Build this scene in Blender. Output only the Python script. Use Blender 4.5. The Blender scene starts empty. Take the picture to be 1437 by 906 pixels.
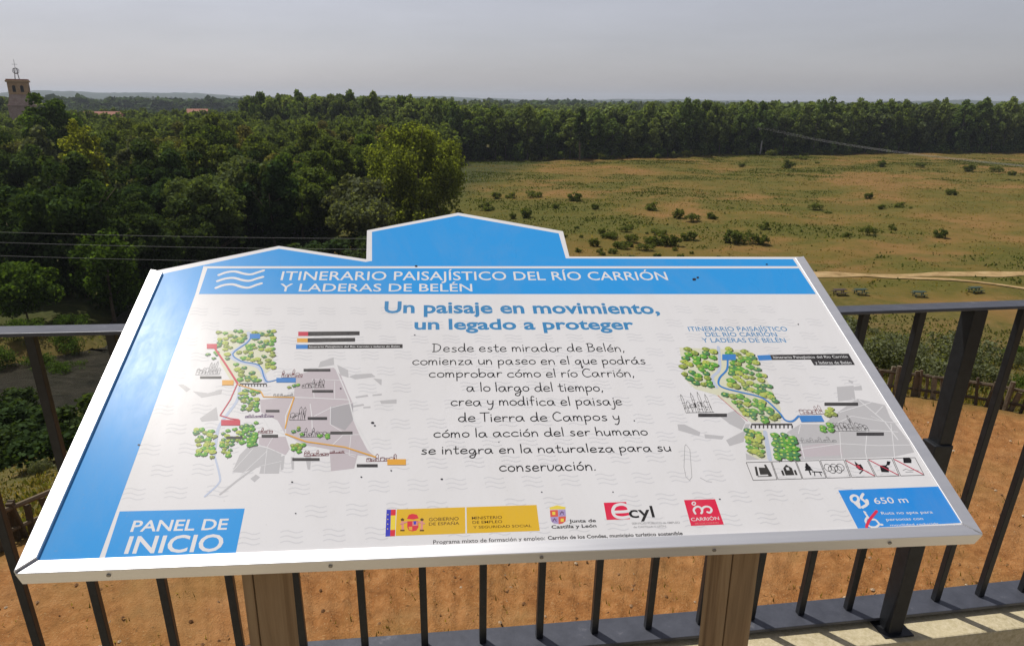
import bpy, math, random
import numpy as np
from mathutils import Vector, Matrix
SC = bpy.context.scene
COL = SC.collection
R = math.radians
rnd = random.Random(11)
NP = np.random.default_rng(5)

# ------------------------------------------------------------------ camera
cam_d = bpy.data.cameras.new('camera'); cam = bpy.data.objects.new('camera', cam_d); COL.objects.link(cam)
cam_d.sensor_width = 36.0; cam_d.lens = 36.0 * 1000 / 1437
cam_d.clip_start = 0.05; cam_d.clip_end = 30000
PITCH, ROLL, EYE = math.atan(313 / 1000), 0.008, 1.8
_cp, _sp, _cr, _sr = math.cos(PITCH), math.sin(PITCH), math.cos(ROLL), math.sin(ROLL)
_up = Vector((0, _sp, _cp)); _rt = Vector((1, 0, 0)); _fw = Vector((0, _cp, -_sp))
_r = _cr * _rt + _sr * _up; _u = -_sr * _rt + _cr * _up
cam.matrix_world = Matrix((( _r.x, _u.x, -_fw.x, 0), (_r.y, _u.y, -_fw.y, 0), (_r.z, _u.z, -_fw.z, EYE), (0, 0, 0, 1)))
SC.camera = cam

# ------------------------------------------------------------------ sky, sun, exposure
SUN_EL, SUN_AZ = R(61), R(-52)          # azimuth from +Y towards +X
wd = bpy.data.worlds.new('World'); SC.world = wd; wd.use_nodes = True
nt = wd.node_tree; nt.nodes.clear()
wo = nt.nodes.new('ShaderNodeOutputWorld'); bg = nt.nodes.new('ShaderNodeBackground')
sky = nt.nodes.new('ShaderNodeTexSky'); sky.sky_type = 'NISHITA'; sky.sun_disc = False
sky.sun_elevation = SUN_EL; sky.sun_rotation = SUN_AZ; sky.altitude = 200
sky.air_density = 1.0; sky.dust_density = 1.3; sky.ozone_density = 1.0
hs = nt.nodes.new('ShaderNodeHueSaturation'); hs.inputs['Saturation'].default_value = 0.34
tint = nt.nodes.new('ShaderNodeMix'); tint.data_type = 'RGBA'; tint.blend_type = 'MULTIPLY'
tint.inputs[0].default_value = 1.0; tint.inputs[7].default_value = (1.0, 0.965, 1.03, 1)
nt.links.new(sky.outputs[0], hs.inputs['Color']); nt.links.new(hs.outputs[0], tint.inputs[6])
# thin high haze: faint wisps over the sky
stc_ = nt.nodes.new('ShaderNodeTexCoord'); smp = nt.nodes.new('ShaderNodeMapping'); smp.inputs['Scale'].default_value = (1.2, 1.2, 7)
snz = nt.nodes.new('ShaderNodeTexNoise'); snz.inputs['Scale'].default_value = 2.2; snz.inputs['Detail'].default_value = 7; snz.inputs['Roughness'].default_value = .62
srp = nt.nodes.new('ShaderNodeMapRange'); srp.inputs[1].default_value = .35; srp.inputs[2].default_value = .75; srp.inputs[3].default_value = .97; srp.inputs[4].default_value = 1.09
smx = nt.nodes.new('ShaderNodeMix'); smx.data_type = 'RGBA'; smx.blend_type = 'MULTIPLY'; smx.inputs[0].default_value = 1
nt.links.new(stc_.outputs['Generated'], smp.inputs[0]); nt.links.new(smp.outputs[0], snz.inputs['Vector']); nt.links.new(snz.outputs['Fac'], srp.inputs[0])
nt.links.new(tint.outputs[2], smx.inputs[6]); nt.links.new(srp.outputs[0], smx.inputs[7]); nt.links.new(smx.outputs[2], bg.inputs[0]); bg.inputs[1].default_value = 0.09
nt.links.new(bg.outputs[0], wo.inputs[0])
sl = bpy.data.lights.new('sun', 'SUN'); sl.energy = 4.2; sl.angle = R(0.6); sl.color = (1.0, 0.95, 0.87)
so = bpy.data.objects.new('sun', sl); COL.objects.link(so)
SUN_DIR = Vector((math.cos(SUN_EL) * math.sin(SUN_AZ), math.cos(SUN_EL) * math.cos(SUN_AZ), math.sin(SUN_EL)))
so.rotation_euler = SUN_DIR.to_track_quat('Z', 'Y').to_euler(); so.location = (0, 0, 60)
vs = SC.view_settings
vs.view_transform = 'Standard'; vs.look = 'None'; vs.gamma = 1.0; vs.exposure = 0.0; vs.use_curve_mapping = False
try:
    SC.cycles.volume_bounces = 0; SC.cycles.max_bounces = 8; SC.cycles.transparent_max_bounces = 8
except Exception: pass

# ------------------------------------------------------------------ helpers
def lin(c):
    return tuple(((v / 255) / 12.92 if v / 255 <= 0.04045 else (((v / 255) + 0.055) / 1.055) ** 2.4) for v in c)
def mat(name, col, rough=0.6, metal=0.0, spec=0.5):
    m = bpy.data.materials.new(name); m.use_nodes = True
    b = m.node_tree.nodes['Principled BSDF']
    b.inputs['Base Color'].default_value = (*col, 1); b.inputs['Roughness'].default_value = rough
    b.inputs['Metallic'].default_value = metal; b.inputs['Specular IOR Level'].default_value = spec
    return m
def N(m, t): return m.node_tree.nodes.new(t)
def LK(m, a, b): m.node_tree.links.new(a, b)
def noise(m, scale, detail=4, rough=0.55, coord='Object', stretch=None, dist=0.0):
    tc = N(m, 'ShaderNodeTexCoord'); n = N(m, 'ShaderNodeTexNoise')
    n.inputs['Scale'].default_value = scale; n.inputs['Detail'].default_value = detail
    n.inputs['Roughness'].default_value = rough; n.inputs['Distortion'].default_value = dist
    src = tc.outputs[coord]
    if stretch:
        mp = N(m, 'ShaderNodeMapping'); mp.inputs['Scale'].default_value = stretch
        LK(m, src, mp.inputs[0]); src = mp.outputs[0]
    LK(m, src, n.inputs['Vector']); return n.outputs['Fac']
def ramp(m, fac, stops):
    r = N(m, 'ShaderNodeValToRGB'); e = r.color_ramp.elements
    while len(e) < len(stops): e.new(0.5)
    for k, (p, c) in enumerate(stops):
        e[k].position = p; e[k].color = (*c, 1) if len(c) == 3 else c
    LK(m, fac, r.inputs[0]); return r.outputs[0]
def mixc(m, fac, a, b, mode='MIX'):
    x = N(m, 'ShaderNodeMix'); x.data_type = 'RGBA'; x.blend_type = mode
    if isinstance(fac, (int, float)): x.inputs[0].default_value = fac
    else: LK(m, fac, x.inputs[0])
    for i, v in ((6, a), (7, b)):
        if isinstance(v, tuple): x.inputs[i].default_value = (*v, 1)
        else: LK(m, v, x.inputs[i])
    return x.outputs[2]
def bump(m, h, strength=0.4, dist=0.02):
    b = N(m, 'ShaderNodeBump'); b.inputs['Strength'].default_value = strength; b.inputs['Distance'].default_value = dist
    LK(m, h, b.inputs['Height']); LK(m, b.outputs[0], m.node_tree.nodes['Principled BSDF'].inputs['Normal'])
def base(m, c): LK(m, c, m.node_tree.nodes['Principled BSDF'].inputs['Base Color'])

class MB:
    """collects vertices and faces of ONE mesh object"""
    def __init__(s): s.v = []; s.f = []; s.m = []
    def add(s, vs, fs, mi=0):
        o = len(s.v); s.v += [tuple(p) for p in vs]; s.f += [tuple(i + o for i in f) for f in fs]; s.m += [mi] * len(fs)
    def box(s, lo, hi, M=None, mi=0):
        (a, b, c), (d, e, f) = lo, hi
        vs = [Vector(p) for p in ((a,b,c),(d,b,c),(d,e,c),(a,e,c),(a,b,f),(d,b,f),(d,e,f),(a,e,f))]
        if M: vs = [M @ p for p in vs]
        s.add(vs, [(0,3,2,1),(4,5,6,7),(0,1,5,4),(1,2,6,5),(2,3,7,6),(3,0,4,7)], mi)
    def bar(s, p, q, w, d, side=None, mi=0, w2=None, d2=None):
        p, q = Vector(p), Vector(q); z = (q - p).normalized()
        x = Vector(side) if side else Vector((1, 0, 0)); y = z.cross(x).normalized(); x = y.cross(z).normalized()
        w2 = w2 or w; d2 = d2 or d
        vs = [c + x * (i * a / 2) + y * (j * b / 2) for c, a, b in ((p, w, d), (q, w2, d2)) for i, j in ((-1,-1),(1,-1),(1,1),(-1,1))]
        s.add(vs, [(0,3,2,1),(4,5,6,7),(0,1,5,4),(1,2,6,5),(2,3,7,6),(3,0,4,7)], mi)
    def tube(s, pts, r, n=8, mi=0, cap=True):
        pts = [Vector(p) for p in pts]; rs = r if isinstance(r, (list, tuple)) else [r] * len(pts)
        o = len(s.v); vs = []
        for k, p in enumerate(pts):
            t = (pts[min(k + 1, len(pts) - 1)] - pts[max(k - 1, 0)]).normalized()
            a = t.cross(Vector((0, 0, 1)) if abs(t.z) < 0.9 else Vector((1, 0, 0))).normalized(); b = t.cross(a)
            vs += [p + (a * math.cos(2 * math.pi * i / n) + b * math.sin(2 * math.pi * i / n)) * rs[k] for i in range(n)]
        fs = [(k * n + i, k * n + (i + 1) % n, (k + 1) * n + (i + 1) % n, (k + 1) * n + i) for k in range(len(pts) - 1) for i in range(n)]
        if cap: fs += [tuple(range(n))[::-1], tuple((len(pts) - 1) * n + i for i in range(n))]
        s.add(vs, fs, mi)
    def build(s, name, mats, parent=None, bevel=0, smooth=False):
        me = bpy.data.meshes.new(name); me.from_pydata(s.v, [], s.f)
        for m in (mats if isinstance(mats, (list, tuple)) else [mats]): me.materials.append(m)
        me.polygons.foreach_set('material_index', s.m)
        if smooth: me.polygons.foreach_set('use_smooth', [True] * len(me.polygons))
        me.update()
        o = bpy.data.objects.new(name, me); COL.objects.link(o); o.parent = parent
        if bevel:
            b = o.modifiers.new('bevel', 'BEVEL'); b.width = bevel; b.segments = 2; b.limit_method = 'ANGLE'
        return o
def npmesh(name, v, faces, mats, mi=None):
    """fast mesh from numpy: faces is an (n,4) or (n,3) array"""
    me = bpy.data.meshes.new(name); n, k = faces.shape
    me.vertices.add(len(v)); me.vertices.foreach_set('co', v.astype(np.float32).ravel())
    me.loops.add(n * k); me.loops.foreach_set('vertex_index', faces.astype(np.int32).ravel())
    me.polygons.add(n); me.polygons.foreach_set('loop_start', np.arange(0, n * k, k, dtype=np.int32))
    for m in mats: me.materials.append(m)
    if mi is not None: me.polygons.foreach_set('material_index', mi.astype(np.int32))
    me.update(calc_edges=True); return me
def empty(name, loc=(0, 0, 0)):
    o = bpy.data.objects.new(name, None); COL.objects.link(o); o.location = loc; o.empty_display_size = 0.2; return o
def tag(o, label=None, cat=None, group=None, kind=None):
    if label: o['label'] = label
    if cat: o['category'] = cat
    if group: o['group'] = group
    if kind: o['kind'] = kind
    return o
def copy_tree(o, parent=None):
    c = o.copy(); COL.objects.link(c); c.parent = parent
    for ch in list(o.children): copy_tree(ch, c)
    return c

# ------------------------------------------------------------------ terrain
CX, CY, RAD = 2.0, 1.2, 6.3             # the terrace in front of the railing ends on this arc
FLOOR = -16.0
RIVER = [(-75, 36), (-48, 38.5), (-34, 42.5), (-25, 49), (-27.5, 57), (-30.5, 63), (-33, 78), (-31, 95), (-40, 125), (-60, 170)]
RIV_W = 4.4
def seg_dist(x, y, pts):
    d = np.full(np.shape(x), 1e9)
    for (ax, ay), (bx, by) in zip(pts, pts[1:]):
        t = np.clip(((x - ax) * (bx - ax) + (y - ay) * (by - ay)) / ((bx - ax) ** 2 + (by - ay) ** 2), 0, 1)
        d = np.minimum(d, np.hypot(x - ax - t * (bx - ax), y - ay - t * (by - ay)))
    return d
def wob(x, y):
    return (np.sin(x * .31 + 1.7 * np.sin(y * .17)) * np.cos(y * .27 + .6 * np.sin(x * .21)) * .5
            + np.sin(x * .083 + 2.1) * np.cos(y * .071 + .4) * .5)
def green(x, y):
    v = 0
    for k, (f, a) in enumerate(((.05, 1.0), (.11, .8), (.26, .6), (.6, .45))):
        v = v + a * np.sin(x * f * .8 + 1.9 * np.sin(y * f * .9 + k) + k * 2.3) * np.cos(y * f * 1.5 + 1.6 * np.sin(x * f * .7 + k * 1.7))
    return v
def front_y(x): return np.interp(x, [-90, -40, -14, 20, 70, 120, 200, 260], [255, 243, 226, 231, 254, 268, 285, 293])
def ground_s(x, y): return np.hypot(x - CX, y - CY) - RAD
def ground(x, y):
    x = np.asarray(x, float); y = np.asarray(y, float)
    s = ground_s(x, y); az = np.degrees(np.arctan2(x - CX, np.maximum(y - CY, .01)))
    L = np.interp(az, [-60, -35, -10, 20, 60], [36, 40, 52, 62, 62])
    t = np.clip(s / L, 0, 1)
    z = -1.2 + (FLOOR + 1.2) * (1 - (1 - t) ** 1.35)
    amp = np.clip(s / 12, 0, 1)
    z = z + amp * .45 * wob(x, y)
    rd = seg_dist(x, y, RIVER)
    cut = np.clip((RIV_W + 3.5 - rd) / 3.5, 0, 1)
    z = np.where(rd < RIV_W + 3.5, z * (1 - cut) + np.minimum(z, FLOOR - 1.6) * cut, z)
    back = np.clip((-y - 1) / 3, 0, 1)
    z = np.where(y < 1.5, np.maximum(z, -1.2), z)
    far = np.clip((np.hypot(x, y) - 900) / 4000, 0, 1)
    return z + far * (4 * wob(x * .02, y * .02))
def gz(x, y): return float(ground(np.array([x]), np.array([y]))[0])

az = np.concatenate([np.linspace(-58, 58, 300), np.linspace(58, 302, 62)[1:-1]]); na = len(az)
rr = np.concatenate([[0.0], np.linspace(1.2, 14, 56), np.geomspace(14.4, 130, 130), np.geomspace(132, 320, 70), np.geomspace(326, 9000, 50)])
A, Q = np.meshgrid(np.radians(az), rr, indexing='xy')
X = Q * np.sin(A); Y = Q * np.cos(A); Z = ground(X, Y)
Z += np.where(ground_s(X, Y) < 0, .012 * NP.standard_normal(Z.shape), 0)
Z[0] = -1.2
nr = len(rr)
idx = np.arange(nr * na).reshape(nr, na); nxt = np.roll(idx, -1, axis=1)
fc = np.stack([idx[:-1], idx[1:], nxt[1:], nxt[:-1]], -1).reshape(-1, 4)
m_ground = mat('ground_soil_and_meadow', (.2, .15, .06), .95, spec=.1)
me = npmesh('terrain', np.stack([X, Y, Z], -1).reshape(-1, 3), fc, [m_ground])
me.polygons.foreach_set('use_smooth', [True] * len(me.polygons))
s_ = ground_s(X, Y)
PATH = [(-40, 71), (-12, 74), (8, 75), (33, 75.6), (46, 75.8), (56, 76.3), (80, 77.4), (130, 79)]
BRANCH = [(38, 75.4), (45, 73.6), (49, 70.8), (54, 67), (62, 61)]
def attr(nm, val):
    a = me.attributes.new(nm, 'FLOAT', 'POINT'); a.data.foreach_set('value', np.asarray(val, np.float32).ravel())
attr('bare', np.clip((.25 - s_) / .5, 0, 1))
attr('slope', np.clip((s_ + .2) / .6, 0, 1) * np.clip((66 - s_) / 22, 0, 1))
attr('green', np.clip(green(X, Y) * .55 + .45, 0, 1))
attr('wood', np.maximum(np.clip((Y - front_y(X) + 2) / 5, 0, 1) * np.clip((3800 - Y) / 1500, 0, .8), np.clip((-26 + (Y - 62) * .25 - X) / 10, 0, 1) * np.clip((Y - 48) / 10, 0, 1) * np.clip((3800 - Y) / 1500, 0, .8)))
terrain = bpy.data.objects.new('terrain', me); COL.objects.link(terrain); tag(terrain, kind='structure')
def at(nm):
    a = N(m_ground, 'ShaderNodeAttribute'); a.attribute_name = nm; return a.outputs['Fac']
m = m_ground
n1 = noise(m, .045, 5, .6); n2 = noise(m, .33, 6, .65); n3 = noise(m, 9, 6, .7); n4 = noise(m, 70, 3, .6); n5 = noise(m, 1.3, 6, .7, dist=.6)
field = ramp(m, n2, [(.30, (.05, .052, .010)), (.43, (.105, .088, .018)), (.57, (.175, .110, .032)), (.70, (.25, .145, .055))])
field2 = ramp(m, n5, [(.3, (.06, .056, .012)), (.5, (.125, .096, .025)), (.72, (.21, .14, .05))])
greens = ramp(m, n5, [(.3, (.040, .054, .009)), (.5, (.075, .080, .014)), (.72, (.12, .108, .026))])
big = ramp(m, n1, [(.40, (.075, .078, .012)), (.5, (.145, .10, .022)), (.60, (.26, .13, .050))])
fcol = mixc(m, .5, mixc(m, .45, field, field2), big)
gm = N(m, 'ShaderNodeMath'); gm.operation = 'ADD'; LK(m, at('green'), gm.inputs[0]); g2 = N(m, 'ShaderNodeMath'); g2.operation = 'MULTIPLY_ADD'; LK(m, n2, g2.inputs[0]); g2.inputs[1].default_value = 1.6; g2.inputs[2].default_value = -.8; LK(m, g2.outputs[0], gm.inputs[1])
fcol = mixc(m, ramp(m, gm.outputs[0], [(.38, (0, 0, 0)), (.78, (.72, .72, .72))]), fcol, greens)
dirt = ramp(m, n3, [(.25, (.15, .062, .021)), (.5, (.28, .126, .042)), (.72, (.39, .195, .075))])
dirt = mixc(m, ramp(m, n4, [(.60, (0, 0, 0)), (.70, (.7, .7, .7))]), dirt, (.42, .28, .14))
dirt = mixc(m, ramp(m, noise(m, 26, 5, .7), [(.30, (.75, .75, .75)), (.40, (0, 0, 0))]), dirt, (.07, .038, .018))
dirt = mixc(m, ramp(m, noise(m, .55, 5, .7, stretch=(1, 2.5, 1), dist=1.2), [(.48, (0, 0, 0)), (.62, (.45, .45, .45))]), dirt, (.33, .185, .08))
dirt = mixc(m, ramp(m, noise(m, 1.1, 4, .6), [(.5, (0, 0, 0)), (.72, (.5, .5, .5))]), dirt, (.22, .145, .05))
slope = ramp(m, n5, [(.28, (.032, .044, .012)), (.5, (.095, .085, .026)), (.7, (.20, .135, .055))])
wood = ramp(m, n5, [(.3, (.022, .032, .010)), (.7, (.055, .066, .024))])
c = mixc(m, at('slope'), fcol, slope); c = mixc(m, at('wood'), c, wood); c = mixc(m, at('bare'), c, dirt)
base(m, c)
hb = N(m, 'ShaderNodeMath'); hb.operation = 'ADD'; LK(m, n3, hb.inputs[0]); LK(m, n4, hb.inputs[1])
bump(m, hb.outputs[0], .6, .03)

def ribbon(name, pts, w, mt, lift, step=1.0, cross=5):
    P = [Vector((*p, 0)) for p in pts]; out = []
    for a, b in zip(P, P[1:]):
        k = max(1, int((b - a).length / step)); out += [a + (b - a) * (i / k) for i in range(k)]
    out.append(P[-1])
    for _ in range(6): out = [out[0]] + [(out[i - 1] + out[i] * 2 + out[i + 1]) / 4 for i in range(1, len(out) - 1)] + [out[-1]]
    mb = MB(); vs = []
    for i, p in enumerate(out):
        t = (out[min(i + 1, len(out) - 1)] - out[max(i - 1, 0)]).normalized(); nrm = Vector((-t.y, t.x, 0))
        wl = w * (1 + .25 * math.sin(i * .37) + .12 * math.sin(i * 1.1))
        for j in range(cross):
            q = p + nrm * ((j / (cross - 1) - .5) * wl); vs.append((q.x, q.y, gz(q.x, q.y) + lift))
    mb.add(vs, [(i * cross + j, (i + 1) * cross + j, (i + 1) * cross + j + 1, i * cross + j + 1) for i in range(len(out) - 1) for j in range(cross - 1)])
    return mb.build(name, mt, smooth=True)
m_path = mat('sandy_track', (.42, .29, .15), .95, spec=.1); m = m_path
base(m, ramp(m, noise(m, .8, 6, .7), [(.3, (.20, .13, .055)), (.55, (.36, .25, .12)), (.8, (.47, .35, .20))]))
tag(ribbon('path', PATH, 1.9, m_path, .06), kind='structure')
tag(ribbon('side_path', BRANCH, .9, m_path, .08), kind='structure')
m_water = mat('river_water', (.050, .046, .034), .30, spec=.22); m = m_water
base(m, ramp(m, noise(m, .5, 6, .75, dist=1.5), [(.35, (.022, .022, .014)), (.65, (.075, .066, .047))])); bump(m, noise(m, 1.4, 7, .8, stretch=(1, 2.2, 1), dist=.8), 1.0, .5)
mb = MB(); mb.add([(-90, 28, FLOOR - .75), (-18, 28, FLOOR - .75), (-18, 180, FLOOR - .75), (-90, 180, FLOOR - .75)], [(0, 1, 2, 3)])
# the water is a strip that follows the bed
river_o = ribbon('river', RIVER, RIV_W * 2 + 5, m_water, 0, 2.0)
for v in river_o.data.vertices: v.co.z = FLOOR - .75
tag(river_o, kind='structure')

# ------------------------------------------------------------------ viewing platform
m_conc = mat('pale_concrete', (.42, .37, .26), .9, spec=.2); m = m_conc
base(m, mixc(m, ramp(m, noise(m, 55, 5, .75), [(.35, (0, 0, 0)), (.7, (.9, .9, .9))]), ramp(m, noise(m, 5, 5, .7), [(.3, (.30, .255, .145)), (.7, (.48, .415, .26))]), (.58, .51, .36)))
bump(m, noise(m, 90, 4, .7), .5, .006)
RAIL = dict(d=1.9377, yaw=.1563, k=.0091, s=.1888, x0=-1.4106, H=1.1277, lean=.0778, m=-.0297, hh=.0176)
def rail_u(u, h):
    p = RAIL
    P = Vector((u * math.cos(p['yaw']) - p['k'] * u * u * math.sin(p['yaw']), p['d'] + u * math.sin(p['yaw']) + p['k'] * u * u * math.cos(p['yaw']), EYE - 1.70 + p['m'] * u))
    L = (p['H'] + p['hh'] * u) * h
    return P + L * Vector((math.sin(p['lean']) * math.sin(p['yaw']), -math.sin(p['lean']) * math.cos(p['yaw']), math.cos(p['lean'])))
YAWV = Vector((math.cos(RAIL['yaw']), math.sin(RAIL['yaw']), 0)); YAWN = Vector((-YAWV.y, YAWV.x, 0))
def strip_solid(name, us, off0, off1, zt, zb, mt, bev=0, follow=False):
    mb = MB(); vs = []
    for u in us:
        p = rail_u(u, 0)
        for o, z in ((off0, zt), (off1, zt), (off1, zb), (off0, zb)):
            q = p + YAWN * o; vs.append((q.x, q.y, z + (p.z - .1 if follow and z == zt else 0)))
    n = len(us)
    fs = [(i * 4 + j, (i + 1) * 4 + j, (i + 1) * 4 + (j + 1) % 4, i * 4 + (j + 1) % 4) for i in range(n - 1) for j in range(4)]
    mb.add(vs, fs + [(3, 2, 1, 0), (n * 4 - 4, n * 4 - 3, n * 4 - 2, n * 4 - 1)])
    return mb.build(name, mt, bevel=bev)
US = [-3.2 + .4 * i for i in range(18)]
kerb = tag(strip_solid('kerb', US, -.15, .062, .072, -1.35, m_conc, .006, True), kind='structure')
m_plat = mat('platform_paving', (.16, .135, .10), .9, spec=.2); m = m_plat
base(m, ramp(m, noise(m, 8, 6, .7), [(.3, (.30, .25, .17)), (.7, (.44, .38, .27))]))
plat = tag(strip_solid('platform', US, -5.5, -.152, -.15, -1.35, m_plat), kind='structure')

# ------------------------------------------------------------------ low stone edging round the terrace
m_stick = mat('weathered_sticks', (.2, .16, .11), .9, spec=.2); m = m_stick
oi = N(m, 'ShaderNodeNewGeometry')
stc = ramp(m, oi.outputs['Random Per Island'], [(0, (.055, .04, .027)), (.5, (.12, .09, .06)), (.8, (.23, .18, .12)), (1, (.34, .29, .21))])
base(m, mixc(m, noise(m, 30, 5, .7), stc, (.10, .08, .055))); bump(m, noise(m, 25, 5, .7), .6, .02)
edge = empty('stick_fence', (CX, CY + RAD, -1.2)); tag(edge, 'knee low fence of rough wooden sticks and rails round the dirt terrace', 'fence')
def fp(deg, z, dr=0.0): am = R(deg); return Vector((CX + (RAD + .1 + dr) * math.sin(am), CY + (RAD + .1 + dr) * math.cos(am), -1.2 + z)) - Vector(edge.location)
lrnd = random.Random(3)
for z, r in ((.055, .016), (.215, .018)):
    mb = MB(); a = -88.0
    while a < 78:
        l = lrnd.uniform(7, 12); mb.tube([fp(a - .4, z + lrnd.uniform(-.012, .012)), fp(a + l / 2, z + lrnd.uniform(-.01, .01), .008), fp(a + l, z + lrnd.uniform(-.012, .012))], [r, r * 1.1, r * .85], 6); a += l
    mb.build('fence_rail', m_stick, edge)
mb = MB(); a = -88.0
while a < 78:
    a += lrnd.choice((.45, .6, .8, 1.0, 1.3)); t = lrnd.uniform(-.5, .5); h = lrnd.uniform(.18, .285)
    mb.bar(fp(a, -.05), fp(a + t, h, lrnd.uniform(-.02, .02)), lrnd.uniform(.022, .06), .02)
mb.build('stakes', m_stick, edge)
for k in range(0, 166, 9):
    mb = MB(); mb.tube([fp(-88 + k, -.1, -.03), fp(-88 + k + lrnd.uniform(-.3, .3), .30, -.03)], [.028, .024], 7); mb.build('fence_post', m_stick, edge)

# ------------------------------------------------------------------ railing
m_steel = mat('dark_painted_steel', (.012, .013, .016), .40, spec=.35); m = m_steel
base(m, ramp(m, noise(m, 40, 5, .7), [(.3, (.009, .010, .012)), (.7, (.018, .020, .024))])); base(m, mixc(m, ramp(m, noise(m, 22, 6, .8), [(.66, (0, 0, 0)), (.74, (.75, .75, .75))]), m.node_tree.nodes['Principled BSDF'].inputs['Base Color'].links[0].from_socket, (.075, .036, .018)))
bump(m, noise(m, 160, 3, .6), .15, .002)
m_flat = mat('worn_grey_steel_flat', (.11, .115, .13), .5, metal=.15, spec=.5); m = m_flat
base(m, ramp(m, noise(m, 14, 6, .75), [(.3, (.042, .046, .060)), (.62, (.066, .071, .090)), (.8, (.20, .20, .22))]))
r_ = N(m, 'ShaderNodeMapRange'); LK(m, noise(m, 22, 6, .75), r_.inputs[0]); r_.inputs[3].default_value = .34; r_.inputs[4].default_value = .58
LK(m, r_.outputs[0], m.node_tree.nodes['Principled BSDF'].inputs['Roughness']); bump(m, noise(m, 60, 5, .7), .25, .003)
p0 = rail_u(0, 0)
railing = empty('railing', (p0.x, p0.y, 0)); tag(railing, 'dark steel railing with flat handrail and square bars behind the signboard', 'railing')
OFF = Vector((p0.x, p0.y, 0))
def flat_strip(name, h, w, t, us, lift):
    mb = MB(); vs = []
    for u in us:
        p = rail_u(u, h) + Vector((0, 0, lift)) - OFF
        for o, z in ((-w / 2, t), (w / 2, t), (w / 2, 0), (-w / 2, 0)):
            q = p + YAWN * o; vs.append((q.x, q.y, q.z + z))
    n = len(us); fs = [(i * 4 + j, (i + 1) * 4 + j, (i + 1) * 4 + (j + 1) % 4, i * 4 + (j + 1) % 4) for i in range(n - 1) for j in range(4)]
    mb.add(vs, fs + [(3, 2, 1, 0), (n * 4 - 4, n * 4 - 3, n * 4 - 2, n * 4 - 1)])
    return mb.build(name, m_flat, railing, bevel=.002)
flat_strip('handrail', 1, .064, .010, US, 0)
flat_strip('bottom_rail', 0, .118, .012, US, -.012)
for i in range(-9, 29):
    u = RAIL['x0'] + RAIL['s'] * i
    if i == 15: continue
    if i > 15: u -= .018
    mb = MB(); mb.bar(rail_u(u, 0) - OFF, rail_u(u, 1) - OFF, .0225, .0225, side=YAWV)
    mb.build('baluster', m_steel, railing, bevel=.002)
for i in (-3, 15, 33):
    u = RAIL['x0'] + RAIL['s'] * i - (.004 if i == 15 else 0)
    top = rail_u(u, .999) - OFF; bot = rail_u(u, 0) - YAWN * .082 - OFF; bot.z = rail_u(u, 0).z - .028
    if i == 15: bot = Vector((1.345, 2.085, rail_u(u, 0).z - .028)) - OFF
    mid = bot + (top - bot) * .62
    mb = MB(); mb.bar(bot, top, .048, .052, side=YAWV)
    post = mb.build('railing_post', m_steel, railing, bevel=.003)
    mb = MB(); mb.bar(bot + (top - bot) * .002 - YAWN * .004 - YAWV * .006, mid - YAWN * .004 - YAWV * .010, .050, .06, side=YAWV, w2=.066, d2=.06); mb.build('post_sleeve', m_steel, post, bevel=.003)
    mb = MB(); mb.box((-.055, -.05, .001), (.055, .04, .007), Matrix.Translation(bot) @ Matrix.Rotation(RAIL['yaw'], 4, 'Z')); mb.build('base_plate', m_steel, post, bevel=.001)

# ------------------------------------------------------------------ the information board
BR = Matrix(((.99354375, -.09278817, .06527759), (.11160457, .9027326, -.41547354), (-.02037718, .42007642, .90725992)))
BC = Vector((.0012, 1.14812502, EYE - .51653413))
BM = Matrix.Translation(BC) @ BR.to_4x4()
board = empty('information_board', (BC.x, BC.y - .2, -.15))
tag(board, 'large tilted white and blue signboard with maps on two wooden posts', 'information board')
LOCB = Matrix.Translation(-Vector(board.location)) @ BM
def on_board(o): o.matrix_local = LOCB; return o

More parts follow.
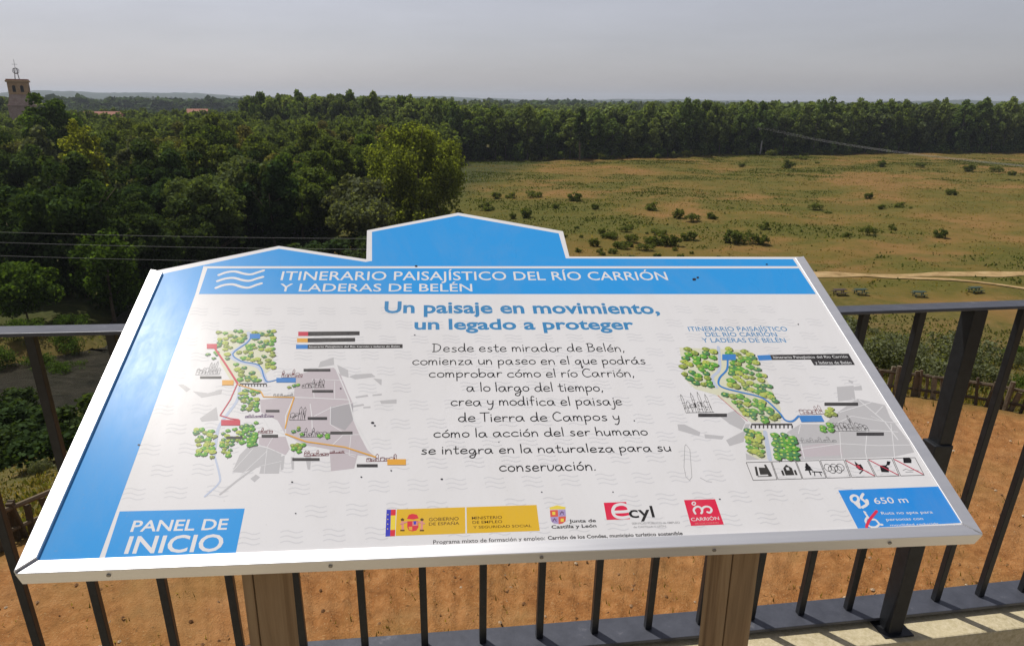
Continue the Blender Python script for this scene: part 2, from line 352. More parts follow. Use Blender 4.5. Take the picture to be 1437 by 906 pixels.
ART = [
('blue_field','blue',2,'P','-6820,3787 -4659,4663 -2790,4206 -2657,4244 -2718,5321 -750,6018 1562,5323 1591,4363 6929,4373 6940,4104 -6089,4040 -6043,3130 -6023,-609 -6012,-2588 -6815,-2577'),
('title_band','blue',2,'P','-5995,3968 6934,4024 6959,3113 -5977,3140'),
('panel','white',0,'O',[(-7067, 3857), (-4676, 4767), (-2781, 4302), (-2832, 5381), (-747, 6139), (1676, 5411), (1682, 4429), (7205, 4457)]),
('wave_emblem','white',4,'L64','-5722,3744 -5586,3838 -5421,3863 -5237,3792 -5091,3769 -4961,3840 -4856,3901'),
('wave_emblem','white',4,'L64','-5709,3546 -5572,3627 -5408,3651 -5226,3581 -5082,3558 -4953,3628 -4835,3687'),
('wave_emblem','white',4,'L64','-5691,3329 -5558,3420 -5382,3443 -5200,3363 -5057,3340 -4932,3420 -4829,3477'),
('title_lettering','white',4,'T',['ITINERARIO PAISAJÍSTICO DEL RÍO CARRIÓN', -4471, 3755, 3582, 3593, 293]),
('title_lettering','white',4,'T',['Y LADERAS DE BELÉN', -4453, -544, 3220, 3214, 250]),
('heading_lettering','textblue',2,'B',['Un paisaje en movimiento,', -2326, 3297, 2558, 2490, 344]),
('heading_lettering','textblue',2,'B',['un legado a proteger', -1725, 2658, 2067, 2022, 303]),
('body_lettering','ink',2,'H',['Desde este mirador de Belén,', -1378, 2336, 1440, 1392, 183]),
('body_lettering','ink',2,'H',['comienza un paseo en el que podrás', -1748, 2681, 1107, 1048, 177]),
('body_lettering','ink',2,'H',['comprobar cómo el río Carrión,', -1445, 2382, 780, 722, 175]),
('body_lettering','ink',2,'H',['a lo largo del tiempo,', -776, 1723, 422, 374, 178]),
('body_lettering','ink',2,'H',['crea y modifica el paisaje', -1067, 2015, 93, 32, 173]),
('body_lettering','ink',2,'H',['de Tierra de Campos y', -950, 1900, -273, -320, 164]),
('body_lettering','ink',2,'H',['cómo la acción del ser humano', -1371, 2321, -600, -657, 151]),
('body_lettering','ink',2,'H',['se integra en la naturaleza para su', -1579, 2643, -940, -1012, 143]),
('body_lettering','ink',2,'H',['conservación.', -319, 1282, -1323, -1352, 159]),
('map_title','textblue',2,'T',['ITINERARIO PAISAJÍSTICO', 3765, 5856, 1959, 1937, 129]),
('map_title','textblue',2,'T',['DEL RÍO CARRIÓN', 4070, 5574, 1794, 1777, 127]),
('map_title','textblue',2,'T',['Y LADERAS DE BELÉN', 3959, 5694, 1624, 1602, 130]),
('start_label','blue',2,'P','-5967,-1834 -4187,-1858 -4177,-2586 -5940,-2581'),
('start_label','white',3,'B2',['PANEL DE', -5720, -4380, -2180, -2203, 181]),
('start_label','white',3,'B2',['INICIO', -5702, -4382, -2527, -2549, 271]),
('route_map','mapgrey',2,'P','-3435,1069 -3414,1210 -3187,1322 -3161,1127'),
('route_map','mapgrey',2,'P','-3106,1126 -2902,993 -2876,804 -3025,867'),
('route_map','mapgrey',2,'P','-4327,-659 -4043,-730 -3800,-861 -3782,-1239 -4081,-1229 -4079,-1092 -4339,-1200 -4497,-1183 -4449,-860'),
('route_map','mapgrey',2,'P','-3811,-914 -3744,-891 -3727,-1163 -3765,-1181'),
('route_map','mapgrey',2,'P','-3647,-927 -3596,-929 -3563,-1169 -3598,-1168'),
('route_map','mapgrey',2,'P','-3425,-914 -3326,-938 -3314,-1178 -3352,-1177'),
('route_map','mapgrey',2,'P','-4201,-1320 -4131,-1246 -4060,-1299 -4128,-1388'),
('route_map','mapgrey',2,'P','-5779,701 -5683,699 -5537,585 -5589,520'),
('route_map','mapgrey',2,'P','-5492,536 -5227,483 -5006,564 -5002,459 -5306,381'),
('route_map','mapgrey',2,'P','-5234,-84 -5018,166 -4924,-128 -5186,-151'),
('route_map','mapgrey',2,'P','-2870,824 -2766,882 -2477,897 -2400,814 -2758,761'),
('route_map','mapgrey',2,'P','-2441,775 -2288,751 -2288,602 -2357,678'),
('route_map','mapgrey',2,'P','-2299,239 -2011,265 -2008,170 -2268,167'),
('route_map','mapgrey',2,'P','-2727,344 -2519,387 -2498,343 -2707,310'),
('route_map','mapgrey',2,'P','-2430,385 -2272,406 -2270,367 -2428,351'),
('route_map','mapgrey',2,'P','-2781,133 -2575,175 -2556,137 -2761,95'),
('route_map','mapgrey',2,'P','-2571,104 -2450,115 -2448,78 -2569,72'),
('route_map','maplilac',2,'P','-3806,882 -3430,1028 -3161,1054 -3018,867 -2858,443 -2750,179 -2722,-189 -2598,-500 -2445,-823 -2306,-972 -2595,-921 -2631,-1182 -2987,-1221 -3052,-791 -3453,-687 -3792,-465 -3969,-154 -4266,33 -4329,311 -3773,369'),
('route_map','maplilac',2,'P','-4211,-495 -3786,-508 -3685,-762 -3733,-884 -4047,-709 -4182,-664'),
('route_map','treegrey',2,'P','-3124,118 -2750,179 -2722,-189 -2840,-406 -3087,-268'),
('route_map','paper',3,'L22','-3148,1100 -2827,275 -2705,-189 -2305,-980'),
('route_map','paper',3,'L18','-3771,354 -3353,325 -2827,275'),
('route_map','paper',3,'L12','-3509,776 -2971,740'),
('route_map','paper',3,'L14','-3476,197 -3416,-80 -3379,-347'),
('route_map','paper',3,'L14','-3376,-81 -3122,95 -2752,216'),
('route_map','paper',3,'L12','-3124,118 -3093,-267 -2834,-472'),
('route_map','paper',3,'L14','-3792,-465 -4075,-327 -4258,-12'),
('route_map','paper',3,'L18','-3771,354 -3849,-68 -3792,-465'),
('route_map','paper',3,'L14','-3012,-701 -2865,-501 -2598,-500'),
('route_map','paper',3,'L12','-3509,776 -3422,327'),
('route_map','paper',3,'L10','-3112,718 -3073,305'),
('route_map','paper',3,'L12','-3567,-683 -3604,-888'),
('route_map','paper',3,'L12','-3379,-347 -3326,-522'),
('route_map','paper',3,'L10','-4498,-1175 -4264,-744'),
('route_map','paper',3,'L10','-4359,-1257 -4033,-792'),
('route_map','paper',3,'L8','-4110,-1091 -3779,-1003'),
('route_map','paper',3,'L8','-4043,-730 -4009,-1231'),
('route_map','paper',3,'L10','-2732,-496 -2732,-917 -2631,-961'),
('route_map','paper',3,'L10','-3050,-804 -2618,-921'),
('route_map','paper',3,'L10','-3982,-502 -4047,-709'),
('route_map','mapgrey',2,'L34','-4596,-1593 -4376,-1333 -4142,-1090 -3924,-877'),
('route_map','river',3,'L70','-4826,2009 -4780,1796 -5012,1473 -5004,1357 -4823,1233 -4477,1088 -4293,718'),
('route_map','river',3,'L50','-4723,606 -4712,274 -4880,-217 -4873,-559 -4838,-847'),
('route_map','river',3,'L30','-4838,-847 -4674,-1246 -4661,-1398 -4813,-1621'),
('route_map','cream',2,'P','-5403,2055 -4379,2072 -4225,1068 -4520,723 -4863,706 -5174,1214 -5298,1638'),
('route_map','ink2',5,'P','-4742,703 -4282,693 -4277,666 -4736,676'),
('route_map','ink2',5,'P','-4745,675 -4728,675 -4718,625 -4736,625'),
('route_map','ink2',5,'P','-4694,674 -4677,674 -4668,624 -4685,624'),
('route_map','ink2',5,'P','-4643,673 -4626,673 -4617,623 -4634,623'),
('route_map','ink2',5,'P','-4592,672 -4575,671 -4566,621 -4583,622'),
('route_map','ink2',5,'P','-4541,671 -4524,670 -4515,620 -4533,621'),
('route_map','ink2',5,'P','-4490,670 -4473,669 -4464,619 -4482,620'),
('route_map','ink2',5,'P','-4439,669 -4422,668 -4413,618 -4431,619'),
('route_map','ink2',5,'P','-4388,667 -4371,667 -4363,617 -4380,617'),
('route_map','ink2',5,'P','-4337,666 -4320,666 -4312,616 -4329,616'),
('route_map','ink2',5,'P','-4286,665 -4269,665 -4261,615 -4278,615'),
('route_map','inkgrey',5,'K',[-5531, 926, -5131, 1197, 8]),
('route_map','inkred',5,'K',[-4046, 827, -3692, 996, 6]),
('route_map','ink2',5,'K',[-3661, 573, -3267, 756, 7]),
('route_map','inkviolet',5,'K',[-4505, -86, -4045, -20, 9]),
('route_map','ink2',5,'K',[-3769, -160, -3500, 81, 4]),
('route_map','inkred',5,'K',[-4238, -430, -4009, -316, 5]),
('route_map','ink2',5,'K',[-3548, -528, -3076, -357, 8]),
('route_map','inkred',5,'K',[-3441, -918, -3054, -822, 8]),
('route_map','inkred',5,'K',[-3044, -874, -2800, -828, 5]),
('route_map','inkred',5,'K',[-2447, -1057, -1943, -935, 7]),
('route_map','inkgrey',5,'K',[-4118, 377, -3773, 439, 6]),
('route_map','red',9,'L34','-5341,1585 -5055,1150 -4776,704'),
('route_map','red',9,'L20','-4776,704 -4822,323 -4919,-26 -4740,-98 -4603,-124'),
('route_map','orange',9,'L22','-4760,674 -4342,491 -4282,376 -3763,349 -3808,-69 -3817,-334'),
('route_map','orange',9,'L26','-3793,-456 -3444,-624 -2810,-757 -2306,-972'),
('route_map','routeblue',9,'L22','-4754,1895 -4798,1730 -4999,1446 -4808,1249 -4486,1140 -4348,843 -4271,732 -4110,779'),
('route_map','red',10,'P','-5511,1706 -5330,1704 -5303,1579 -5484,1582'),
('route_map','routeblue',10,'P','-4793,1969 -4602,1967 -4580,1832 -4769,1834'),
('route_map','orange',10,'P','-5051,783 -4856,779 -4833,656 -5026,660'),
('route_map','routeblue',10,'P','-4133,819 -3797,812 -3783,703 -4117,710'),
('route_map','red',10,'P','-4882,-125 -4575,-133 -4553,-252 -4858,-244'),
('route_map','orange',10,'P','-2118,-1023 -1820,-1033 -1817,-1147 -2113,-1137'),
('route_map','labeldark',9,'P','-5446,885 -5084,878 -5073,823 -5433,830'),
('route_map','dash',10,'L4','-5426,857 -5092,850'),
('route_map','labeldark',9,'P','-3690,1033 -3217,1024 -3211,962 -3682,971'),
('route_map','dash',10,'L4','-3672,1002 -3228,993'),
('route_map','labeldark',9,'P','-3479,515 -3117,507 -3111,449 -3472,457'),
('route_map','dash',10,'L4','-3461,486 -3128,478'),
('route_map','labeldark',9,'P','-4196,77 -3970,71 -3962,21 -4188,27'),
('route_map','dash',10,'L4','-4179,51 -3979,46'),
('route_map','labeldark',9,'P','-3481,-101 -3160,-109 -3154,-168 -3474,-159'),
('route_map','dash',10,'L4','-3464,-130 -3170,-138'),
('route_map','labeldark',9,'P','-4175,-458 -3913,-465 -3904,-525 -4165,-517'),
('route_map','dash',10,'L4','-4157,-488 -3922,-495'),
('route_map','labeldark',9,'P','-3075,-426 -2713,-436 -2709,-493 -3069,-482'),
('route_map','dash',10,'L4','-3058,-454 -2725,-464'),
('route_map','labeldark',9,'P','-4729,-479 -4471,-487 -4461,-538 -4719,-530'),
('route_map','dash',10,'L4','-4711,-505 -4479,-512'),
('route_map','labeldark',9,'P','-3618,-948 -3192,-963 -3186,-1015 -3611,-1001'),
('route_map','dash',10,'L4','-3602,-975 -3202,-989'),
('route_map','labeldark',9,'P','-2595,-1104 -2266,-1115 -2263,-1171 -2591,-1160'),
('route_map','dash',10,'L4','-2580,-1132 -2277,-1143'),
('map_legend','red',2,'P','-3912,2022 -3729,2020 -3715,1900 -3896,1902'),
('map_legend','labeldark',2,'P','-3729,2020 -2765,2021 -2758,1912 -3715,1900'),
('map_legend','dash',3,'L6','-3684,1959 -3587,1961'),
('map_legend','dash',3,'L6','-3564,1958 -3466,1960'),
('map_legend','dash',3,'L6','-3443,1957 -3346,1958'),
('map_legend','dash',3,'L6','-3322,1955 -3225,1957'),
('map_legend','dash',3,'L6','-3201,1954 -3103,1956'),
('map_legend','dash',3,'L6','-3080,1953 -2982,1954'),
('map_legend','dash',3,'L6','-2959,1951 -2860,1953'),
('map_legend','orange',2,'P','-3911,1841 -3715,1838 -3702,1726 -3896,1729'),
('map_legend','labeldark',2,'P','-3715,1838 -2837,1839 -2829,1737 -3702,1726'),
('map_legend','dash',3,'L6','-3671,1782 -3585,1783'),
('map_legend','dash',3,'L6','-3562,1780 -3477,1782'),
('map_legend','dash',3,'L6','-3454,1779 -3368,1781'),
('map_legend','dash',3,'L6','-3345,1778 -3259,1779'),
('map_legend','dash',3,'L6','-3236,1776 -3150,1778'),
('map_legend','dash',3,'L6','-3127,1775 -3040,1776'),
('map_legend','dash',3,'L6','-3017,1773 -2931,1775'),
('map_legend','routeblue',2,'P','-3907,1668 -3694,1665 -3680,1550 -3891,1553'),
('map_legend','labeldark',2,'P','-3694,1665 -1940,1653 -1937,1547 -3680,1550'),
('map_legend','paper',3,'T',['Itinerario Paisajístico del Río Carrión y laderas de Belén', -3662, -1992, 1583, 1576, 47]),
('route_map.001','cream',2,'P','3437,1486 4835,1389 4895,880 4912,443 4911,-116 4784,-446 4239,-431 3792,236 3442,390 3308,653'),
('route_map.001','cream',2,'P','4088,-605 4428,-615 4231,-1231 3928,-1221'),
('route_map.001','mapgrey',2,'P','6215,379 6565,407 6442,62 6082,22'),
('route_map.001','mapgrey',2,'P','6540,372 6722,404 6687,289 6532,287'),
('route_map.001','mapgrey',2,'P','3708,-271 4044,-141 4134,-419 4009,-594 3831,-455'),
('route_map.001','mapgrey',2,'P','2883,-437 3007,-441 3247,-624 3198,-709 2866,-569'),
('route_map.001','mapgrey',2,'P','3305,-669 3644,-723 3587,-790 3290,-755'),
('route_map.001','mapgrey',2,'P','3651,-809 4070,-604 3956,-853 3673,-938'),
('route_map.001','mapgrey',2,'P','3908,-1096 4097,-1235 3871,-1235'),
('route_map.001','mapgrey',2,'P','4118,-463 4209,-466 4109,-597 4037,-595'),
('route_map.001','mapgrey',2,'P','6537,561 6612,508 6569,458 6513,510'),
('route_map.001','mapgrey',2,'P','5572,-513 6035,-192 6487,75 6629,22 6955,-91 6905,-382 6978,-925 6951,-1175 6546,-1255 4820,-1267 4779,-835 4815,-670 5135,-492'),
('route_map.001','maplilac',2,'P','4866,-1213 5621,-1200 5682,-979 5306,-936 4882,-1016'),
('route_map.001','paper',3,'L16','5995,-239 6439,-108 6716,-18'),
('route_map.001','paper',3,'L22','6508,36 6750,-492 6790,-897'),
('route_map.001','paper',3,'L16','5576,-504 5791,-690 5615,-1119 5565,-1284'),
('route_map.001','paper',3,'L16','5791,-690 6326,-661 6881,-723'),
('route_map.001','paper',3,'L14','6326,-661 6061,-1133 6007,-1320'),
('route_map.001','paper',3,'L12','6899,-119 6653,-303'),
('route_map.001','paper',3,'L16','4830,-706 4976,-885 4902,-1241'),
('route_map.001','paper',3,'L14','4872,-1052 5709,-951 6375,-1015 7114,-1017'),
('route_map.001','paper',3,'L14','5611,-596 6178,-337 6686,-467'),
('route_map.001','paper',3,'L14','6839,-540 6695,-894 6514,-1316'),
('route_map.001','paper',3,'L12','6555,-347 6750,-492'),
('route_map.001','paper',3,'L14','6686,-467 7102,-547'),
('route_map.001','paper',3,'L12','6376,88 6450,37'),
('route_map.001','paper',3,'L14','5126,-514 5010,-711'),
('route_map.001','river',3,'L60','4231,1497 4140,1105 4038,843 3856,667 3866,416'),
('route_map.001','river',3,'L75','4415,-650 4287,-1241'),
('route_map.001','ink2',5,'P','4230,-457 4985,-479 4971,-516 4217,-495'),
('route_map.001','ink2',5,'P','4204,-495 4229,-496 4205,-564 4180,-563'),
('route_map.001','ink2',5,'P','4279,-498 4304,-498 4280,-566 4255,-565'),
('route_map.001','ink2',5,'P','4354,-500 4379,-500 4355,-568 4329,-568'),
('route_map.001','ink2',5,'P','4429,-502 4454,-503 4430,-570 4404,-570'),
('route_map.001','ink2',5,'P','4504,-504 4530,-505 4505,-573 4479,-572'),
('route_map.001','ink2',5,'P','4579,-506 4605,-507 4580,-575 4554,-574'),
('route_map.001','ink2',5,'P','4655,-508 4680,-509 4655,-577 4629,-576'),
('route_map.001','ink2',5,'P','4730,-510 4756,-511 4730,-579 4704,-578'),
('route_map.001','ink2',5,'P','4806,-512 4832,-513 4805,-581 4780,-581'),
('route_map.001','ink2',5,'P','4882,-515 4907,-515 4881,-583 4855,-583'),
('route_map.001','ink2',5,'P','4957,-517 4983,-518 4956,-586 4930,-585'),
('route_map.001','ink2',5,'K',[3109, -177, 3630, 243, 8]),
('route_map.001','inkred',5,'K',[5231, -274, 5700, -95, 6]),
('route_map.001','ink2',5,'K',[5722, -679, 6353, -361, 9]),
('route_map.001','inkgrey',5,'K',[4930, -909, 5638, -809, 9]),
('route_map.001','red',6,'L10','3824,221 3989,-83 4178,-397'),
('route_map.001','routeblue',9,'L36','4306,1129 4202,866 4001,664 3927,489 4029,387 4298,283 4662,128 4838,-208 4886,-394 5014,-425 5172,-310'),
('route_map.001','routeblue',10,'P','4244,1282 4519,1278 4467,1121 4194,1126'),
('route_map.001','routeblue',10,'P','5176,-301 5608,-308 5605,-455 5170,-452'),
('route_map.001','labeldark',9,'P','3326,-205 3856,-219 3832,-292 3305,-278'),
('route_map.001','dash',10,'L4','3330,-242 3830,-256'),
('route_map.001','labeldark',9,'P','5800,-5 6453,-21 6419,-93 5769,-76'),
('route_map.001','dash',10,'L4','5800,-41 6421,-57'),
('route_map.001','labeldark',9,'P','6094,-717 6606,-732 6572,-798 6063,-783'),
('route_map.001','dash',10,'L4','6093,-750 6574,-765'),
('route_map.001','inkgrey',3,'L6','2885,-913 2914,-880 2953,-990 2830,-1549 2773,-1609 2731,-1545 2751,-1350 2885,-913'),
('route_map.001','inkgrey',3,'L6','2965,-1565 3059,-1642 3138,-1657'),
('map_legend.001','routeblue',2,'P','4946,1244 5214,1256 5205,1114 4928,1103'),
('map_legend.001','labeldark',2,'P','5214,1256 6862,1264 6852,951 6006,955 5999,1112 5205,1114'),
('map_legend.001','paper',3,'T',['Itinerario Paisajístico del Río Carrión', 5256, 6800, 1152, 1148, 71]),
('map_legend.001','paper',3,'T',['y laderas de Belén', 6054, 6800, 992, 979, 76]),
('pictogram','ink2',3,'L10','3846,-1648 4259,-1649 4284,-1290 3850,-1290 3846,-1648'),
('pictogram','ink',3,'P','3931,-1560 3972,-1561 4003,-1381 3965,-1381'),
('pictogram','ink',3,'P','4006,-1543 4140,-1543 4156,-1407 4028,-1399'),
('pictogram','ink',3,'P','4138,-1579 4205,-1579 4177,-1345 4142,-1345'),
('pictogram','ink',3,'L14','3951,-1578 4180,-1579'),
('pictogram.001','ink2',3,'L10','4278,-1649 4694,-1650 4716,-1290 4301,-1290 4278,-1649'),
('pictogram.001','ink',3,'P','4440,-1572 4594,-1572 4603,-1429 4529,-1356 4450,-1429'),
('pictogram.001','ink',3,'P','4387,-1572 4424,-1572 4430,-1472 4393,-1472'),
('pictogram.001','ink',3,'P','4611,-1572 4648,-1573 4655,-1472 4617,-1472'),
('pictogram.001','paper',4,'P','4497,-1472 4547,-1472 4550,-1414 4500,-1414'),
('pictogram.002','ink2',3,'L10','4711,-1651 5115,-1651 5147,-1291 4734,-1290 4711,-1651'),
('pictogram.002','ink',3,'P','4810,-1491 4957,-1491 4929,-1429 4946,-1429 4913,-1379 4925,-1379 4896,-1327 4859,-1378 4872,-1378 4831,-1429 4847,-1429'),
('pictogram.002','ink',3,'P','4865,-1580 4889,-1580 4896,-1494 4871,-1494'),
('pictogram.002','ink',3,'L22','4931,-1516 5093,-1531'),
('pictogram.002','ink',3,'L16','4963,-1523 4941,-1598'),
('pictogram.002','ink',3,'L16','5052,-1530 5054,-1602'),
('pictogram.003','ink2',3,'L10','5132,-1652 5545,-1653 5592,-1291 5170,-1291 5132,-1652'),
('pictogram.003','ink2',3,'L9','5300,-1444 5297,-1413 5282,-1387 5259,-1373 5231,-1373 5204,-1387 5184,-1413 5175,-1444 5177,-1476 5192,-1501 5216,-1515 5243,-1515 5270,-1501 5290,-1476 5300,-1444'),
('pictogram.003','ink2',4,'L9','5412,-1445 5410,-1413 5396,-1388 5372,-1373 5344,-1373 5317,-1388 5297,-1413 5287,-1444 5290,-1476 5304,-1501 5328,-1515 5356,-1515 5382,-1501 5403,-1476 5412,-1444'),
('pictogram.003','ink2',5,'L9','5525,-1445 5523,-1413 5509,-1388 5485,-1374 5457,-1374 5430,-1388 5410,-1413 5400,-1445 5402,-1476 5417,-1501 5440,-1515 5468,-1515 5495,-1501 5515,-1476 5526,-1445'),
('pictogram.003','ink2',6,'L9','5353,-1488 5350,-1456 5336,-1431 5312,-1417 5284,-1417 5258,-1431 5238,-1456 5228,-1488 5231,-1519 5245,-1544 5269,-1558 5297,-1558 5323,-1544 5343,-1519 5353,-1488'),
('pictogram.003','ink2',7,'L9','5466,-1488 5463,-1457 5449,-1431 5425,-1417 5397,-1417 5371,-1431 5350,-1457 5341,-1488 5343,-1519 5358,-1544 5381,-1558 5409,-1558 5435,-1544 5456,-1519 5466,-1488'),
('pictogram.004','ink2',3,'L10','5569,-1653 5990,-1654 6009,-1291 5617,-1291 5569,-1653'),
('pictogram.004','ink',3,'P','5770,-1328 5810,-1401 5851,-1394 5861,-1474 5825,-1517 5772,-1510 5741,-1456'),
('pictogram.004','ink',3,'L18','5744,-1582 5842,-1510 5912,-1564'),
('pictogram.004','red',3,'P','5782,-1401 5819,-1438 5794,-1492 5763,-1474'),
('pictogram.004','red',6,'L20','5629,-1317 5975,-1632'),
('pictogram.005','ink2',3,'L10','6015,-1654 6419,-1655 6468,-1291 6029,-1291 6015,-1654'),
('pictogram.005','ink',3,'P','6142,-1565 6273,-1576 6315,-1493 6279,-1431 6177,-1431'),
('pictogram.005','ink',3,'P','6295,-1438 6356,-1431 6416,-1358 6356,-1347'),
('pictogram.005','ink',3,'L18','6268,-1457 6332,-1409'),
('pictogram.005','red',6,'L20','6046,-1317 6406,-1633'),
('pictogram.006','ink2',3,'L10','6445,-1655 6872,-1656 6900,-1292 6494,-1291 6445,-1655'),
('pictogram.006','ink',3,'P','6636,-1395 6776,-1402 6816,-1329 6795,-1284 6681,-1284'),
('pictogram.006','inkgrey',3,'L10','6543,-1548 6610,-1519 6669,-1555 6755,-1541 6816,-1566'),
('pictogram.006','inkgrey',3,'L10','6573,-1584 6708,-1584'),
('pictogram.006','red',6,'L20','6507,-1317 6857,-1634'),
('government_logo','yellow',2,'P','-1937,-1965 210,-1973 208,-2426 -1940,-2417'),
('government_logo','flagblue',3,'P','-2089,-1965 -2023,-1965 -2018,-2420 -2087,-2421'),
('government_logo','red2',3,'P','-2023,-1965 -1950,-1966 -1950,-2070 -2023,-2069'),
('government_logo','flagyellow',3,'P','-2023,-2069 -1950,-2070 -1947,-2314 -2019,-2315'),
('government_logo','red2',3,'P','-2019,-2315 -1947,-2314 -1949,-2421 -2018,-2420'),
('government_logo','flagyellow',4,'P','-2073,-2042 -2059,-2043 -2058,-2059 -2073,-2059'),
('government_logo','flagyellow',4,'P','-2072,-2125 -2058,-2125 -2057,-2142 -2071,-2141'),
('government_logo','flagyellow',4,'P','-2070,-2206 -2056,-2207 -2055,-2223 -2069,-2222'),
('government_logo','flagyellow',4,'P','-2069,-2287 -2055,-2287 -2054,-2303 -2068,-2303'),
('government_logo','paper',3,'L22','-889,-1976 -900,-2428'),
('government_logo','brown',3,'T',['GOBIERNO', -1452, -1004, -2190, -2192, 58]),
('government_logo','brown',3,'T',['DE ESPAÑA', -1452, -997, -2263, -2268, 50]),
('government_logo','brown',3,'T',['MINISTERIO', -804, -344, -2189, -2193, 51]),
('government_logo','brown',3,'T',['DE EMPLEO', -798, -347, -2263, -2266, 48]),
('government_logo','brown',3,'T',['Y SEGURIDAD SOCIAL', -791, 91, -2344, -2354, 43]),
('government_logo','red2',3,'P','-1772,-2178 -1612,-2179 -1606,-2287 -1637,-2340 -1698,-2353 -1747,-2335 -1773,-2279'),
('government_logo','red2',3,'P','-1781,-2137 -1752,-2066 -1694,-2052 -1631,-2071 -1604,-2134 -1683,-2151'),
('government_logo','coatpink',4,'P','-1697,-2188 -1619,-2187 -1618,-2260 -1696,-2261'),
('government_logo','flagblue',5,'P','-1683,-2182 -1639,-2182 -1643,-2239 -1677,-2239'),
('government_logo','orange',4,'P','-1755,-2274 -1699,-2273 -1698,-2337 -1740,-2327'),
('government_logo','coatpink',3,'L34','-1846,-2161 -1837,-2331'),
('government_logo','brown',4,'P','-1875,-2139 -1847,-2120 -1818,-2142 -1828,-2170 -1864,-2168'),
('government_logo','brown',4,'P','-1874,-2317 -1811,-2320 -1810,-2344 -1873,-2341'),
('government_logo','coatpink',3,'L34','-1555,-2173 -1560,-2343'),
('government_logo','brown',4,'P','-1584,-2151 -1555,-2132 -1527,-2154 -1537,-2182 -1573,-2181'),
('government_logo','brown',4,'P','-1586,-2330 -1523,-2333 -1523,-2357 -1586,-2354'),
('government_logo','coatpink',5,'L24','-1876,-2221 -1780,-2188'),
('government_logo','coatpink',5,'L24','-1603,-2196 -1520,-2230'),
('regional_logo','red3',2,'P','407,-2075 532,-2074 521,-2193 400,-2194'),
('regional_logo','lilac2',2,'P','534,-2074 651,-2073 642,-2192 523,-2193'),
('regional_logo','lilac2',2,'P','399,-2197 520,-2196 509,-2320 435,-2308 401,-2268'),
('regional_logo','red3',2,'P','523,-2196 641,-2195 624,-2278 571,-2316 510,-2326'),
('regional_logo','flagyellow',2,'P','409,-2063 405,-2029 455,-2013 530,-1992 598,-2013 660,-2028 649,-2067'),
('regional_logo','flagyellow',3,'P','440,-2106 487,-2108 480,-2162 433,-2160'),
('regional_logo','flagyellow',3,'P','555,-2230 602,-2232 594,-2285 547,-2283'),
('regional_logo','inkviolet',3,'L14','554,-2162 591,-2104 612,-2158'),
('regional_logo','inkviolet',3,'L10','556,-2126 620,-2123'),
('regional_logo','inkviolet',3,'L14','423,-2281 459,-2223 480,-2277'),
('regional_logo','inkviolet',3,'L10','425,-2246 488,-2242'),
('regional_logo','ink',2,'B3',['Junta de', 677, 1094, -2306, -2312, 55]),
('regional_logo','ink',2,'B3',['Castilla y León', 392, 1086, -2396, -2403, 56]),
('employment_logo','crimson',2,'P','1275,-1976 1636,-1975 1632,-2285 1265,-2284'),
('employment_logo','white',3,'L50','1425,-2150 1636,-2141 1638,-2055 1555,-2015 1446,-2041 1391,-2130 1411,-2222 1510,-2256 1625,-2243'),
('employment_logo','ink',3,'X2',['cyl', 1632, 2034, -2261, -2266, 151]),
('employment_logo','inkgrey',2,'T',['SERVICIO PÚBLICO de EMPLEO', 1644, 2402, -2380, -2395, 36]),
('employment_logo','inkgrey',2,'T',['de CASTILLA Y LEÓN', 1657, 2166, -2442, -2447, 33]),
('town_logo','crimson',2,'P','2578,-1978 3093,-1982 3092,-2442 2564,-2443'),
('town_logo','white',3,'T',['CARRIÓN', 2595, 3048, -2361, -2357, 59]),
('town_logo','coatpink',3,'T',['DE LOS CONDES', 2638, 3021, -2420, -2418, 24]),
('town_logo','white',3,'L34','2694,-2233 2684,-2171 2720,-2124 2775,-2107 2815,-2140 2813,-2201 2788,-2231'),
('town_logo','white',4,'L34','2813,-2201 2837,-2141 2900,-2112 2957,-2127 2975,-2177 2933,-2224 2893,-2211'),
('town_logo','white',3,'L20','2701,-2073 2692,-2048 2715,-2024 2743,-2025 2747,-2050 2722,-2077 2701,-2073'),
('credit_line','ink2',2,'T',['Programa mixto de formación y empleo:', -1389, 270, -2577, -2582, 66]),
('credit_line','ink',2,'B3',['Carrión de los Condes, municipio turístico sostenible', 314, 2395, -2580, -2592, 59]),
('distance_label','blue2',2,'P','5219,-1895 7031,-1888 6995,-2580 5228,-2605'),
('distance_label','white',3,'T',['650 m', 5733, 6318, -2177, -2174, 116]),
('distance_label','white',3,'T',['Ruta no apta para', 5745, 6623, -2375, -2388, 51]),
('distance_label','white',3,'T',['personas con', 5769, 6395, -2490, -2498, 50]),
('distance_label','white',3,'T',['movilidad reducida', 5786, 6608, -2585, -2590, 33]),
('distance_label','white',3,'L44','5417,-2142 5365,-2111 5374,-2042 5437,-2004 5490,-2026 5480,-2095 5417,-2142'),
('distance_label','white',4,'P','5360,-2130 5483,-2135 5447,-2255 5413,-2246'),
('distance_label','white',3,'L44','5476,-2233 5584,-2178 5568,-2109 5541,-2058 5615,-1981'),
('distance_label','white',5,'L50','5622,-2101 5601,-2169'),
('distance_label','white',3,'L34','5476,-2329 5503,-2445 5591,-2464 5621,-2544 5665,-2555'),
('distance_label','white',4,'L34','5465,-2424 5412,-2488 5439,-2577 5526,-2596 5600,-2558'),
('distance_label','white',5,'L30','5471,-2310 5488,-2330'),
('distance_label','crimson',6,'L42','5689,-2309 5481,-2472 5375,-2590'),
('panel','speck',12,'P','4393,3619 4357,3579 4304,3579 4298,3619 4333,3658 4380,3658'),
('panel','speck',12,'P','4476,3681 4451,3654 4416,3654 4413,3682 4432,3709 4470,3709'),
('panel','speck',12,'P','-1683,4061 -1696,4034 -1728,4034 -1744,4061 -1729,4089 -1699,4088'),
